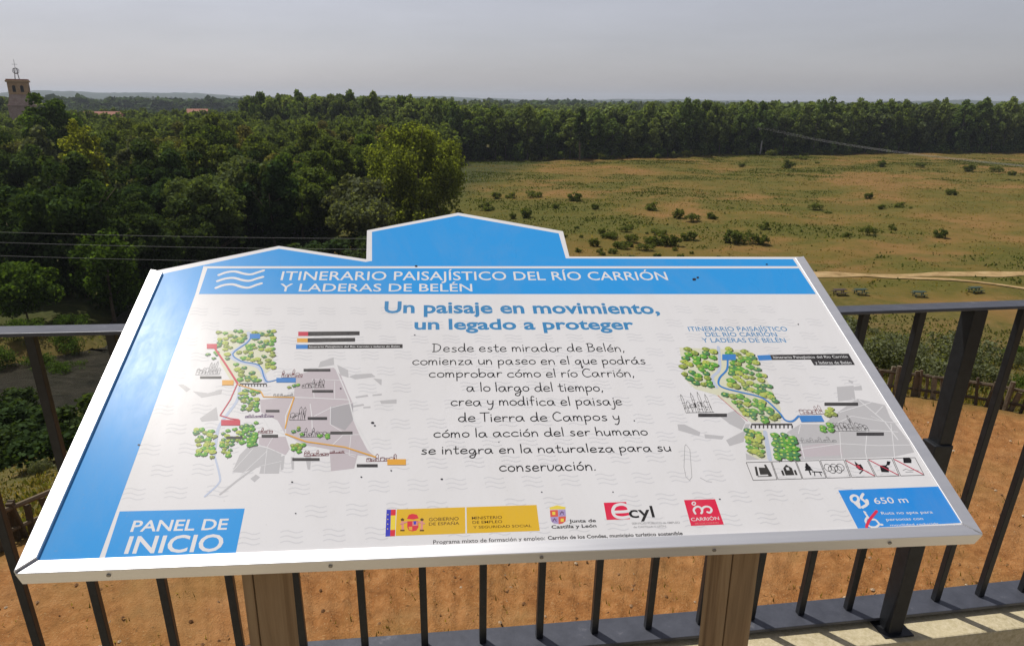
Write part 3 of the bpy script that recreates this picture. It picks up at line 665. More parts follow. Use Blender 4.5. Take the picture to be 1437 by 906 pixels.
('panel','speck',12,'P','-6021,-609 -6029,-624 -6051,-623 -6068,-608 -6059,-593 -6039,-594'),
('panel','speck',12,'P','-2974,539 -2982,527 -3001,528 -3008,540 -3002,552 -2985,552'),
('panel','speck',12,'P','-2364,-257 -2374,-277 -2408,-276 -2425,-255 -2407,-234 -2379,-236'),
('panel','speck',12,'P','-2334,-319 -2342,-332 -2362,-332 -2372,-318 -2363,-305 -2345,-306'),
('panel','speck',12,'P','-1226,-1441 -1237,-1454 -1257,-1453 -1270,-1440 -1256,-1427 -1237,-1428'),
('panel','speck',12,'P','-2491,-1355 -2498,-1365 -2514,-1364 -2524,-1353 -2515,-1343 -2500,-1344'),
('panel','speck',12,'P','-2031,-1248 -2039,-1258 -2054,-1257 -2062,-1247 -2054,-1237 -2039,-1238'),
('panel','speck',12,'P','-3541,-1410 -3550,-1420 -3565,-1419 -3577,-1408 -3569,-1398 -3552,-1399'),
('panel','speck',12,'P','-1700,1902 -1708,1890 -1724,1891 -1731,1903 -1723,1915 -1708,1915'),
('panel','speck',12,'P','6173,2136 6159,2123 6140,2123 6139,2136 6150,2150 6170,2149'),
('panel','speck',12,'P','6245,4167 6224,4146 6198,4146 6191,4167 6214,4188 6240,4188'),
('panel','speck',12,'P','2142,-334 2133,-344 2118,-344 2112,-334 2122,-324 2137,-325'),
('panel','speck',12,'P','331,-1742 322,-1750 310,-1749 305,-1741 312,-1733 325,-1734'),
('panel','speck',12,'P','-3418,-1976 -3423,-1984 -3435,-1983 -3444,-1974 -3438,-1967 -3424,-1967'),
('panel','speck',12,'P','3184,-1987 3173,-1996 3158,-1996 3151,-1985 3163,-1976 3179,-1977'),
('panel','speck',12,'P','-275,-731 -281,-738 -293,-738 -298,-730 -291,-723 -280,-724'),
('panel','speck',12,'P','1472,-1786 1465,-1794 1451,-1793 1447,-1785 1455,-1777 1468,-1778'),
('route_map','tree',6,'R','-5065,2055,45,2 -4377,2046,56,3 -4455,2043,46,2 -4981,2048,57,1 -5369,2022,54,0 -4710,2000,59,0 -5247,1997,47,1 -4593,1967,62,2 -4406,1954,55,2 -4482,1938,48,0 -4898,1939,56,0 -5136,1922,56,0 -5049,1894,47,2 -4359,1856,56,3 -4879,1860,60,2 -4675,1851,63,1 -4960,1847,55,3 -5206,1847,49,3 -5311,1830,47,3 -5054,1797,64,0 -4337,1782,56,1 -4457,1775,49,3 -4930,1779,62,1 -4568,1748,50,2 -5277,1747,62,2 -5187,1733,58,3 -4449,1699,56,2 -4362,1689,52,1 -4689,1674,50,1 -5303,1665,59,2 -4769,1642,56,1 -5156,1641,47,0 -4525,1624,63,2 -4637,1598,44,0 -5072,1604,44,0 -4728,1573,60,1 -4314,1563,49,1 -5162,1562,50,3 -4517,1553,52,3 -4396,1538,62,3 -4781,1487,50,0 -4899,1477,50,0 -4304,1466,45,0 -4686,1463,51,3 -5098,1431,62,3 -4287,1393,57,0 -4677,1385,54,2 -4439,1368,50,2 -4790,1336,60,1 -5070,1323,43,2 -4712,1316,45,3 -4534,1298,54,3 -4618,1277,50,3 -4346,1268,54,0 -4479,1214,51,0 -4258,1195,52,1 -4336,1161,57,0 -4890,1166,48,1 -4330,1096,45,3 -4231,1090,56,3 -4729,1087,48,2 -4849,1049,59,3 -4772,982,59,0 -4575,953,57,2 -4747,906,59,0 -4532,852,55,3 -4632,845,60,2 -4749,798,58,1 -4512,782,59,2 -4617,776,44,0 -4434,771,52,1 -4615,527,52,2 -4500,512,47,1 -4399,500,54,1 -4671,466,50,3 -4594,461,42,3 -4462,438,41,0 -4579,388,44,1 -4660,365,49,2 -4496,335,41,1 -4389,328,53,3 -4595,298,53,0 -4512,260,39,2 -4445,251,41,0 -4375,230,50,1 -4458,181,48,0 -4380,173,47,2 -4573,176,39,1 -4482,109,54,0 -4573,106,41,2 -4352,92,53,1 -4310,-199,42,1 -4453,-254,49,2 -4370,-268,40,2 -4514,-286,50,2 -4443,-317,43,1 -4358,-336,54,1 -4458,-370,51,1 -4293,-438,54,1 -4496,-434,39,1 -4371,-442,55,2 -4454,-500,44,1 -4279,-509,55,1 -4366,-539,42,1 -4289,-572,52,1 -4356,-595,45,1 -4455,-596,54,1 -4243,-651,41,2 -4320,-658,55,1 -5152,-318,49,1 -5233,-317,47,3 -4992,-365,52,1 -5225,-379,55,2 -5086,-385,43,0 -4999,-426,50,3 -4924,-473,53,0 -5137,-476,47,2 -5003,-523,53,1 -5087,-535,41,1 -5152,-535,55,0 -4997,-586,46,0 -4922,-620,44,3 -5130,-631,43,3 -5013,-636,49,3 -4971,-704,44,0 -4903,-710,54,1 -5039,-711,50,1 -5097,-755,53,3 -4966,-764,46,3 -4881,-780,53,3 -5005,-823,49,1 -5098,-822,45,1 -4869,-883,41,0 -4624,-327,42,1 -4727,-354,38,1 -4548,-394,43,3 -4790,-417,38,2 -4718,-464,46,3 -4557,-501,44,3 -4634,-515,45,2 -4760,-546,43,2 -4534,-558,42,0 -4615,-564,43,2 -4687,-564,37,3 -4772,-601,41,3 -4616,-637,43,2 -4694,-638,44,0 -4758,-656,48,1 -4685,-687,40,2 -4713,-733,36,0 -4615,-756,37,2 -4704,-786,44,0 -4639,-804,39,3 -4625,-866,48,1 -3573,-687,50,0 -3492,-690,52,1 -3644,-699,50,0 -3528,-751,44,0 -3616,-764,49,1 -3533,-821,41,1 -5300,1491,47,1 -5435,1436,45,2 -5273,1428,38,2 -5309,1332,39,2 -3603,-323,32,0 -3603,-376,33,2 -3673,-405,39,2 -3533,-469,36,1 -3740,644,40,1 -3806,627,42,2 -3883,593,38,0 -3116,-495,37,1 -3235,-506,44,1 -3112,-540,43,1'),
('route_map.001','tree',6,'R','3584,1438,77,0 3954,1432,67,0 4081,1360,83,3 3695,1342,81,0 3922,1326,72,2 3555,1298,77,1 3843,1233,76,1 4030,1206,79,1 3471,1192,75,2 3689,1182,81,1 3422,1096,72,3 3661,1082,85,1 3849,1064,79,3 3508,1026,71,3 3982,1008,84,1 3809,983,79,1 3690,969,62,0 3363,971,73,0 3898,905,60,1 3709,883,66,1 3492,815,76,2 3770,782,66,2 3332,773,63,0 3586,731,73,1 3750,668,68,0 3410,657,79,2 3565,654,71,0 3762,551,58,1 3494,539,74,2 3645,505,68,0 3758,467,64,2 4420,1435,81,3 4714,1359,76,0 4395,1311,78,1 4540,1289,70,0 4800,1271,84,3 4597,1195,75,0 4818,1183,75,2 4692,1156,81,1 4425,1152,75,1 4547,1103,68,1 4713,1073,70,1 4848,1052,82,3 4374,1036,61,1 4472,1016,65,0 4683,940,76,1 4342,927,83,2 4471,897,81,1 4808,872,70,2 4306,842,79,1 4553,817,73,1 4416,775,77,3 4649,769,61,2 4265,764,71,2 4788,711,72,1 4886,698,62,3 4509,676,68,3 4624,659,65,0 4335,660,74,3 4782,584,69,3 4191,582,83,1 4390,576,68,3 4545,521,73,3 4146,489,77,3 4427,469,69,0 4792,450,66,2 4644,451,67,1 4247,450,81,0 4893,422,61,2 4423,393,71,2 4510,350,74,3 4711,344,82,2 4597,292,67,1 4813,244,79,1 4706,215,78,3 4815,166,73,3 4865,65,71,2 3972,238,71,2 4240,196,79,1 4099,196,77,0 4335,102,67,1 4493,87,57,1 4185,54,58,0 4601,44,75,3 4083,54,57,1 4298,-2,72,3 4468,-19,77,1 4567,-29,74,1 4153,-52,61,2 4545,-116,65,1 4670,-140,80,1 4188,-142,81,0 4291,-167,79,2 4389,-170,69,1 4494,-210,56,2 4675,-219,77,2 4213,-236,67,3 4320,-246,71,2 4771,-280,74,0 4325,-328,58,2 4510,-334,73,2 4671,-350,73,0 4500,-404,73,1 4102,-609,62,2 4180,-643,59,3 4263,-675,58,1 4120,-717,76,2 4280,-742,77,3 4070,-786,76,3 4201,-843,76,3 4038,-856,62,1 4141,-922,74,0 4232,-954,54,0 4011,-970,54,1 4108,-994,57,1 4009,-1057,65,0 4194,-1069,57,1 4093,-1066,75,3 4147,-1136,65,0 4734,-731,67,2 4553,-728,75,1 4860,-802,75,1 4667,-809,59,1 4563,-828,71,2 4753,-875,78,1 4850,-884,72,2 4655,-879,69,2 4502,-918,76,1 4785,-949,58,2 4638,-951,61,1 4533,-986,55,2 4712,-1016,77,1 4821,-1025,73,1 4480,-1055,74,2 4580,-1072,70,1 4662,-1092,57,1 4782,-1138,74,2 4656,-1157,64,2 4442,-1152,67,1 4543,-1167,73,2 4632,-1222,66,1 4429,-1215,67,1 4752,-1233,63,2 5853,-156,58,3 5786,-223,75,3 5855,-275,70,0 5739,-296,68,0 5672,-526,73,1 5516,-581,62,1 5647,-639,66,1 5495,-647,58,1'),
]

def LW(part, w): return w * LWK.get(part, 1.0)
LWK = {}


W = lambda c, k=.615: tuple(min(.9, v / .791 * k) for v in lin(c))
PAL = dict(white=W((232, 231, 232)), paper=W((228, 228, 229)), blue=(.032, .27, .63), blue2=(.022, .225, .62), textblue=(.05, .21, .42), ink=W((30, 30, 34)), ink2=W((58, 56, 58)),
  inkgrey=W((150, 150, 152)), inkred=W((120, 60, 66)), inkviolet=W((112, 84, 122)), dash=W((120, 120, 122)), mapgrey=W((196, 195, 197)), maplilac=W((200, 191, 196)), treegrey=W((176, 174, 178)),
  river=W((196, 206, 226)), cream=W((222, 222, 196)), red=W((206, 66, 88)), red2=W((222, 62, 74)), red3=W((224, 92, 78)), crimson=W((228, 48, 82)), orange=W((232, 172, 74)), routeblue=W((60, 134, 208)),
  labeldark=W((62, 60, 62)), yellow=W((230, 186, 52)), flagblue=W((70, 74, 190)), flagyellow=W((240, 216, 80)), brown=W((96, 72, 30)), coatpink=W((226, 150, 140)), lilac2=W((176, 158, 206)),
  treedark=W((64, 74, 50)), treelight=W((196, 214, 110)), speck=W((40, 38, 52)), wave=W((217, 217, 220)), tree0=W((150, 164, 84)), tree1=W((104, 172, 70)), tree2=W((84, 140, 92)), tree3=W((184, 196, 92)), gap=(.01, .01, .015))
PM = {}
def pm(k):
    if k not in PM:
        m = mat('print_' + k, PAL[k], .30, spec=.055)
        b = m.node_tree.nodes['Principled BSDF']
        # weathered satin film: uneven gloss and fine wiping scratches
        r_ = N(m, 'ShaderNodeMapRange'); r_.inputs[3].default_value = .22; r_.inputs[4].default_value = .36
        LK(m, noise(m, 38, 6, .75, stretch=(1, .35, 1), dist=.5), r_.inputs[0]); LK(m, r_.outputs[0], b.inputs['Roughness'])
        base(m, mixc(m, ramp(m, noise(m, 6, 6, .7), [(.3, (0, 0, 0)), (.8, (.10, .10, .10))]), PAL[k], tuple(min(.62, v * .85 + .05) for v in PAL[k])))
        dust = mixc(m, ramp(m, noise(m, 150, 4, .75), [(.62, (0, 0, 0)), (.74, (.28, .28, .28))]), b.inputs['Base Color'].links[0].from_socket, (.30, .27, .23))
        dust = mixc(m, ramp(m, noise(m, 2.2, 6, .72, stretch=(1.6, .7, 1), dist=.8), [(.45, (0, 0, 0)), (.75, (.16, .16, .16))]), dust, (.36, .34, .30))
        base(m, dust); sc_ = noise(m, 9, 6, .8, stretch=(9, .5, 1), dist=2.5); bump(m, ramp(m, sc_, [(.66, (0, 0, 0)), (.70, (1, 1, 1))]), .12, .0006)
        PM[k] = m
    return PM[k]
LAY, EPS = 5e-5, 4e-7
class Print:
    def __init__(s): s.mb = MB(); s.keys = []; s.n = 0
    def mi(s, c):
        if c not in s.keys: s.keys.append(c)
        return s.keys.index(c)
    def z(s, lay): s.n += 1; return lay * LAY + (s.n % 100) * EPS
    def poly(s, c, lay, pts):
        z = s.z(lay); s.mb.add([(x, y, z) for x, y in pts], [ccw(pts)], s.mi(c))
    def line(s, c, lay, w, pts, rnd_ends=True):
        mi = s.mi(c); z = s.z(lay); h = w / 2
        z0 = z
        for i_, ((ax, ay), (bx, by)) in enumerate(zip(pts, pts[1:])):
            z = z0 + 1.5e-6 * (i_ % 12)
            l = math.hypot(bx - ax, by - ay) or 1e-9; nx, ny = -(by - ay) / l * h, (bx - ax) / l * h; tx, ty = (bx - ax) / l * h, (by - ay) / l * h
            q = [(ax - nx, ay - ny), (bx - nx, by - ny), (bx + tx * .8 - nx * .5, by + ty * .8 - ny * .5), (bx + tx * .8 + nx * .5, by + ty * .8 + ny * .5), (bx + nx, by + ny), (ax + nx, ay + ny), (ax - tx * .8 + nx * .5, ay - ty * .8 + ny * .5), (ax - tx * .8 - nx * .5, ay - ty * .8 - ny * .5)]
            s.mb.add([(x, y, z) for x, y in q], [ccw(q)], mi)
def ccw(pts):
    a = sum(p[0] * q[1] - q[0] * p[1] for p, q in zip(pts, pts[1:] + pts[:1]))
    r = tuple(range(len(pts))); return r if a > 0 else r[::-1]
def smooth(pts, k=4):
    out = []
    for i in range(len(pts) - 1):
        p0 = pts[max(i - 1, 0)]; p1 = pts[i]; p2 = pts[i + 1]; p3 = pts[min(i + 2, len(pts) - 1)]
        for j in range(k):
            t = j / k
            out.append(tuple(.5 * ((2 * p1[a]) + (-p0[a] + p2[a]) * t + (2 * p0[a] - 5 * p1[a] + 4 * p2[a] - p3[a]) * t * t + (-p0[a] + 3 * p1[a] - 3 * p2[a] + p3[a]) * t ** 3) for a in (0, 1)))
    return out + [pts[-1]]
# ---- a hand-drawn alphabet for the body text: advance, strokes
HW = {
 'a': (1.3, [[(.92,.88),(.6,1),(.15,.8),(.06,.35),(.3,.0),(.7,.15),(.93,.8),(.98,.2),(1.15,.02)]]),
 'b': (1.2, [[(.1,1.9),(.08,.08)], [(.08,.45),(.45,.98),(.9,.82),(.95,.35),(.6,.0),(.1,.1)]]),
 'c': (1.1, [[(.92,.82),(.55,1),(.12,.7),(.1,.25),(.45,.0),(.95,.15)]]),
 'd': (1.25, [[(.9,.78),(.5,1),(.1,.65),(.12,.2),(.5,.0),(.88,.4),(.95,1.9),(.97,.3),(1.1,.02)]]),
 'e': (1.1, [[(.12,.48),(.88,.6),(.75,.95),(.4,1),(.1,.6),(.15,.15),(.5,.0),(.95,.15)]]),
 'f': (.85, [[(.75,1.75),(.45,1.85),(.3,1.5),(.3,.0)], [(.05,.98),(.7,1.02)]]),
 'g': (1.25, [[(.9,.85),(.5,1),(.1,.65),(.2,.15),(.6,.1),(.9,.7),(.92,-.2),(.65,-.85),(.2,-.8),(.2,-.45),(.7,-.2),(1.15,.1)]]),
 'h': (1.1, [[(.1,1.9),(.1,.0)], [(.1,.5),(.45,.98),(.8,.8),(.88,.0)]]),
 'i': (.42, [[(.15,1),(.16,.0)], [(.15,1.38),(.17,1.48)]]),
 'j': (.5, [[(.35,1),(.35,-.3),(.12,-.78),(-.2,-.7)], [(.35,1.38),(.37,1.48)]]),
 'l': (.42, [[(.15,1.9),(.16,.0)]]),
 'm': (1.5, [[(.1,1),(.1,.0)], [(.1,.55),(.38,1),(.6,.75),(.63,.0)], [(.62,.55),(.92,1),(1.18,.75),(1.25,.0)]]),
 'n': (1.1, [[(.1,1),(.1,.0)], [(.1,.5),(.45,1),(.8,.75),(.86,.0)]]),
 'o': (1.1, [[(.5,1),(.12,.75),(.1,.25),(.5,.0),(.9,.25),(.9,.75),(.5,1)]]),
 'p': (1.12, [[(.1,1),(.1,-.8)], [(.1,.6),(.5,1),(.9,.75),(.82,.22),(.4,.0),(.1,.2)]]),
 'q': (1.2, [[(.9,.85),(.5,1),(.1,.6),(.25,.1),(.6,.1),(.9,.8),(.9,-.8),(1.1,-.5)]]),
 'r': (.85, [[(.1,1),(.1,.0)], [(.1,.5),(.38,.95),(.75,.92)]]),
 's': (.95, [[(.75,.9),(.42,1),(.2,.75),(.5,.5),(.76,.25),(.5,.0),(.1,.08)]]),
 't': (.85, [[(.35,1.6),(.32,.2),(.5,.0),(.72,.08)], [(.02,1.05),(.72,1.08)]]),
 'u': (1.1, [[(.1,1),(.14,.2),(.48,.0),(.85,.4),(.88,1),(.9,.0)]]),
 'v': (1.05, [[(.1,1),(.15,.2),(.48,.0),(.82,.4),(.88,1)]]),
 'y': (1.08, [[(.1,1),(.2,.4),(.5,.25),(.85,.5)], [(.92,1),(.82,-.1),(.5,-.8),(.15,-.72)]]),
 'z': (1.0, [[(.1,.96),(.8,.96)], [(.8,.96),(.12,.03)], [(.12,.03),(.88,.05)]]),
 'D': (1.5, [[(.25,1.85),(.22,.02)], [(.0,1.8),(.7,1.75),(1.2,1.3),(1.15,.6),(.7,.1),(.0,.0)]]),
 'B': (1.3, [[(.2,1.85),(.18,.02)], [(.0,1.8),(.6,1.85),(.95,1.5),(.7,1.08),(.3,1.0)], [(.3,1.0),(.9,.95),(1.1,.5),(.7,.05),(.05,.0)]]),
 'C': (1.35, [[(1.2,1.6),(.7,1.88),(.15,1.3),(.12,.5),(.55,.0),(1.2,.2)]]),
 'T': (1.15, [[(-.1,1.8),(1.15,1.85)], [(.5,1.82),(.48,.0)]]),
 ',': (.4, [[(.2,.1),(.08,-.28)]]), '.': (.4, [[(.12,.0),(.2,.06)]]), ' ': (.56, []),
}
ACC = {'á': 'a', 'é': 'e', 'í': 'i', 'ó': 'o', 'ú': 'u'}
def hand(pr, c, lay, s, u0, u1, v0, v1, cap):
    pen, x = [], 0.0; lr = random.Random(s)
    for ch in s:
        b = ACC.get(ch, ch); adv, st = HW[b]
        st = [list(q) for q in st]
        if ch in ACC:
            if b == 'i': st = st[:1]
            mx = adv * .42; st.append([(mx, 1.28), (mx + .32, 1.62)])
        dy = lr.uniform(-.05, .05); sx = lr.uniform(.96, 1.04)
        for q in st: pen.append([(x + px * sx, py + dy) for px, py in q])
        x += adv + .06
    k = (u1 - u0) / x; ky = cap / 1.88 * 1.22
    for q in pen:
        q = smooth(q) if len(q) > 2 else q
        pr.line(c, lay, .0020, [(u0 + px * k, v0 + (v1 - v0) * (px / x) + py * ky) for px, py in q])
def lettering(pr, c, lay, s, u0, u1, v0, v1, cap, bold=0.0, xheight=False):
    cu = bpy.data.curves.new('lettering', 'FONT'); cu.body = s; cu.offset = bold; cu.resolution_u = 3
    o = bpy.data.objects.new('lettering', cu); COL.objects.link(o)
    dg = bpy.context.evaluated_depsgraph_get(); me = bpy.data.meshes.new_from_object(o.evaluated_get(dg))
    co = np.array([v.co[:] for v in me.vertices]); x0, x1 = co[:, 0].min(), co[:, 0].max()
    k = (u1 - u0) / (x1 - x0); ky = cap / (.515 if xheight else .70)
    z = pr.z(lay); mi = pr.mi(c)
    vs = [(u0 + (p[0] - x0) * k, (v0 + (v1 - v0) * (p[0] - x0) / (x1 - x0)) + p[1] * ky, z) for p in co]
    pr.mb.add(vs, [tuple(p.vertices) for p in me.polygons], mi)
    bpy.data.objects.remove(o); bpy.data.curves.remove(cu); bpy.data.meshes.remove(me)
prints = {}; outline = None
for part, c, lay, ty, d in ART:
    if ty == 'O': outline = [(a / 1e4, b / 1e4) for a, b in d]; continue
    pr = prints.setdefault(part, Print())
    if ty[0] in 'PL': pts = [tuple(int(q) / 1e4 for q in w.split(',')) for w in d.split()]
    if ty == 'P': pr.poly(c, lay, pts)
    elif ty[0] == 'L':
        w = float(ty[1:]) / 1e4 * (1 if part != 'x' else 1)
        if part in ('wave_emblem', 'employment_logo', 'town_logo', 'distance_label') or (c in ('routeblue', 'river') and len(pts) > 3): pts = smooth(pts)
        pr.line(c, lay, LW(part, w), pts)
    elif ty in ('T', 'B', 'B2', 'B3', 'B4', 'X2'):
        lettering(pr, c, lay, d[0], *(v / 1e4 for v in d[1:6]), bold={'T': .006, 'B': .026, 'B2': .016, 'B3': .022, 'B4': .02, 'X2': .012}[ty], xheight=ty in ('X2',))
    elif ty == 'H': hand(pr, c, lay, d[0], *(v / 1e4 for v in d[1:6]))
    elif ty == 'R':
        for w in d.split():
            u, v, sz, ci = (int(q) for q in w.split(',')); u /= 1e4; v /= 1e4; sz /= 1.1e4; n = 10; a0 = rnd.random() * 6
            rad = [.75 + .35 * rnd.random() for _ in range(n)]
            P_ = [(u + sz * rad[k] * math.cos(a0 + k * 2 * math.pi / n) * 1.25, v + sz * .95 * rad[k] * math.sin(a0 + k * 2 * math.pi / n)) for k in range(n)]
            pr.line('ink2', 5, .0007, [(u + sz * .1, v - sz * .6), (u + sz * .1, v - sz * 1.5)])
            pr.poly('treedark', 6, [(x + sz * .25, y - sz * .32) for x, y in P_]); pr.poly('tree%d' % ci, 7, P_)
            for _k in range(3):
                dx, dy = sz * rnd.uniform(-.6, .8), sz * rnd.uniform(-.6, .3); pr.poly(rnd.choice(('treedark', 'tree2', 'tree1')), 8, [(u + dx + sz * .22 * math.cos(k * 1.26), v + dy + sz * .15 * math.sin(k * 1.26)) for k in range(5)])
            pr.poly('treelight', 8, [(u - sz * .25 + sz * .42 * math.cos(k * 1.05), v + sz * .25 + sz * .3 * math.sin(k * 1.05)) for k in range(6)])
    elif ty == 'K':
        u0, v0, u1, v1 = (q / 1e4 for q in d[:4]); n = d[4]; bw = (u1 - u0) / n
        for k in range(n):
            tall = rnd.random() < .35; hh = (v1 - v0) * (rnd.uniform(.8, 1) if tall else rnd.uniform(.3, .6)); a = u0 + k * bw; b = a + bw * (.6 if tall else 1.0)
            pr.line(c, 5, .0007, [(a, v0), (a, v0 + hh), ((a + b) / 2, v0 + hh + (v1 - v0) * (.22 if tall else .1)), (b, v0 + hh), (b, v0)])
            for j in range(3):
                xx = rnd.uniform(a, b); yy = v0 + hh * rnd.uniform(.1, .7); pr.line(c, 6, rnd.uniform(.0005, .0014), [(xx, yy), (xx + rnd.uniform(-.0004, .0004), yy + hh * rnd.uniform(.1, .3))])
            yy = v0 + hh * rnd.uniform(.3, .95); pr.line(c, 5, .0006, [(a, yy), (b, yy + rnd.uniform(-.001, .001))])
        pr.line(c, 5, .0009, [(u0, v0), (u1, v0)])
# faint wavy emblem pattern of the paper
wv = prints.setdefault('panel', Print()); lr = random.Random(8)
for iy in range(15):
    for ix in range(22):
        u = -.60 + ix * .0605 + (iy % 2) * .030; v = -.245 + iy * .0415
        if v > .29 or u > .66 or u < -.60 + (.0 if v > -.19 else .18) or (u > .52 and v < -.19) or lr.random() < .12: continue
        for j in range(3):
            wv.line('wave', 1, .0016, [(u + k * .0052 - j * .0012, v + j * .0085 + .0022 * math.sin(k * 1.05)) for k in range(7)])
# panel body
pan = Print(); pan.mi('white')
pl = outline + [(.7205, -.272), (-.7035, -.272)]
n = len(pl); pan.mb.add([(x, y, 0) for x, y in pl] + [(x, y, -.004) for x, y in pl], [ccw(pl), tuple(i + n for i in ccw(pl))[::-1]] + [((i + 1) % n, i, i + n, (i + 1) % n + n) for i in range(n)], 0)
body = prints.pop('panel'); rem = [pan.mi(k) for k in body.keys]
pan.mb.add(body.mb.v, body.mb.f, 0); pan.mb.m[-len(body.mb.f):] = [rem[i] for i in body.mb.m]
on_board(pan.mb.build('panel', [pm(k) for k in pan.keys], board))
PLAB = {'start_label': None}
for nm, pr in prints.items():
    o = on_board(pr.mb.build(nm.split('.')[0], [pm(k) for k in pr.keys], board))
# aluminium frame: three mitred bars round the panel
m_alu = mat('brushed_aluminium', (.78, .78, .79), .42, metal=.85, spec=.5); m = m_alu
r_ = N(m, 'ShaderNodeMapRange'); LK(m, noise(m, 60, 4, .7, stretch=(.05, 1, 1)), r_.inputs[0]); r_.inputs[3].default_value = .36; r_.inputs[4].default_value = .52
LK(m, r_.outputs[0], m.node_tree.nodes['Principled BSDF'].inputs['Roughness'])
ZT, ZB = .0055, -.026
def frame_bar(quad, ZT=.0055):
    mb = MB(); mb.add([(x, y, ZT) for x, y in quad] + [(x, y, ZB) for x, y in quad], [(0, 1, 2, 3), (7, 6, 5, 4)] + [((i + 1) % 4, i, i + 4, (i + 1) % 4 + 4) for i in range(4)])
    return on_board(mb.build('frame_bar', m_alu, board, bevel=.0012))
g = .0006
fl = frame_bar([(-.7035, -.2775 + g), (-.6815, -.2570 + g), (-.6820, .3790), (-.7075, .3870)])
fb = frame_bar([(-.7035 + g, -.2785), (.7235 - g, -.2815), (.6985 - g, -.2612), (-.6815 + g, -.2585)], .0018)
fr = frame_bar([(.7235, -.2805 + g), (.7225, .4465), (.6985, .4400), (.6985, -.2602 + g)], .0022)
fr.data.flip_normals() if fr.data.polygons[0].normal.z < 0 else None
m_screw = mat('dull_screw', (.28, .26, .23), .45, metal=.6)
for su in (-.585, -.285, .02, .285, .57):
    mb = MB(); M_ = Matrix.Translation((su, -.2785 + (-.003 * (su + .7) / 1.42) - .0008, -.010)) @ Matrix.Rotation(R(90), 4, 'X')
    mb.tube([M_ @ Vector((0, 0, -.002)), M_ @ Vector((0, 0, .0010))], .0030, 10); on_board(mb.build('screw', m_screw, board))
# posts
m_wood = mat('weathered_brown_timber', (.10, .07, .045), .85, spec=.2); m = m_wood
wn = noise(m, 30, 6, .7, stretch=(1, 1, .05), dist=.4)
base(m, mixc(m, ramp(m, noise(m, 3, 4, .6), [(.35, (0, 0, 0)), (.7, (.6, .6, .6))]), ramp(m, wn, [(.3, (.14, .082, .040)), (.5, (.31, .20, .105)), (.7, (.44, .31, .175))]), (.24, .17, .10)))
bump(m, wn, .5, .006)
for px, pw in ((-.391, .059), (.349, .061)):
    fx = BM @ Vector((px, -.262, -.028)); z1 = fx.z + .012
    M_ = Matrix.Translation((fx.x - board.location.x, fx.y - board.location.y, 0)) @ Matrix.Rotation(R(6.0), 4, 'Z')
    # split lengthwise by a drying crack
    mb = MB()
    cut = -pw / 2 + pw * .27
    for a, b in ((-pw / 2, cut - .0008), (cut + .0008, pw / 2)): mb.box((a, .012, 0), (b, .012 + pw, z1 + .15), M_)
    mb.box((cut - .002, .016, 0), (cut + .002, .01 + pw, z1 + .149), M_)
    # slanted top follows the board
    for i, v in enumerate(mb.v):
        if v[2] > .5:
            p = Vector(v) + Vector(board.location); q = BM.inverted() @ p
            mb.v[i] = (v[0], v[1], v[2] - (q.z + .0275) / BR[2][2])
    post = mb.build('support_post', m_wood, board, bevel=.002)

# ------------------------------------------------------------------ vegetation
def leaf_mat(name, c0, c1, trans=.35, var=.5):
    m = bpy.data.materials.new(name); m.use_nodes = True; t = m.node_tree; t.nodes.clear()
    out = N(m, 'ShaderNodeOutputMaterial'); d = N(m, 'ShaderNodeBsdfDiffuse'); tr = N(m, 'ShaderNodeBsdfTranslucent'); mx = N(m, 'ShaderNodeMixShader')
    oi = N(m, 'ShaderNodeObjectInfo'); gi = N(m, 'ShaderNodeNewGeometry')
    a = N(m, 'ShaderNodeMix'); a.data_type = 'RGBA'; LK(m, oi.outputs['Random'], a.inputs[0]); a.inputs[6].default_value = (*c0, 1); a.inputs[7].default_value = (*c1, 1)
    mr = N(m, 'ShaderNodeMapRange'); LK(m, gi.outputs['Random Per Island'], mr.inputs[0]); mr.inputs[3].default_value = 1 - var; mr.inputs[4].default_value = 1 + var
    nz = noise(m, .22, 3, .6, coord='Object'); m2 = N(m, 'ShaderNodeMapRange'); LK(m, nz, m2.inputs[0]); m2.inputs[1].default_value = .3; m2.inputs[2].default_value = .7; m2.inputs[3].default_value = .7; m2.inputs[4].default_value = 1.3
    mu = N(m, 'ShaderNodeMath'); mu.operation = 'MULTIPLY'; LK(m, mr.outputs[0], mu.inputs[0]); LK(m, m2.outputs[0], mu.inputs[1])
    b = N(m, 'ShaderNodeMix'); b.data_type = 'RGBA'; b.blend_type = 'MULTIPLY'; b.inputs[0].default_value = 1
    LK(m, a.outputs[2], b.inputs[6]); LK(m, mu.outputs[0], b.inputs[7])
    LK(m, b.outputs[2], d.inputs[0])
    h = N(m, 'ShaderNodeMix'); h.data_type = 'RGBA'; h.blend_type = 'MULTIPLY'; h.inputs[0].default_value = 1; LK(m, b.outputs[2], h.inputs[6]); h.inputs[7].default_value = (1.5, 1.5, .5, 1)
    LK(m, h.outputs[2], tr.inputs[0]); mx.inputs[0].default_value = trans
    LK(m, d.outputs[0], mx.inputs[1]); LK(m, tr.outputs[0], mx.inputs[2]); LK(m, mx.outputs[0], out.inputs[0])
    return m
m_bark = mat('tree_bark', (.11, .085, .06), .9, spec=.1); base(m_bark, ramp(m_bark, noise(m_bark, 5, 5, .7, stretch=(1, 1, .2)), [(.3, (.06, .045, .03)), (.7, (.17, .14, .10))]))
m_pale_bark = mat('pale_poplar_bark', (.15, .13, .10), .9, spec=.1)
L_DARK = leaf_mat('dark_woodland_leaves', (.038, .064, .024), (.060, .085, .030))
L_OLIVE = leaf_mat('olive_brown_leaves', (.155, .14, .055), (.105, .125, .042), .42)
L_MIX = leaf_mat('mid_green_leaves', (.075, .118, .030), (.115, .14, .042), .42)
L_SAGE = leaf_mat('sage_green_leaves', (.105, .13, .062), (.09, .12, .045), .4)
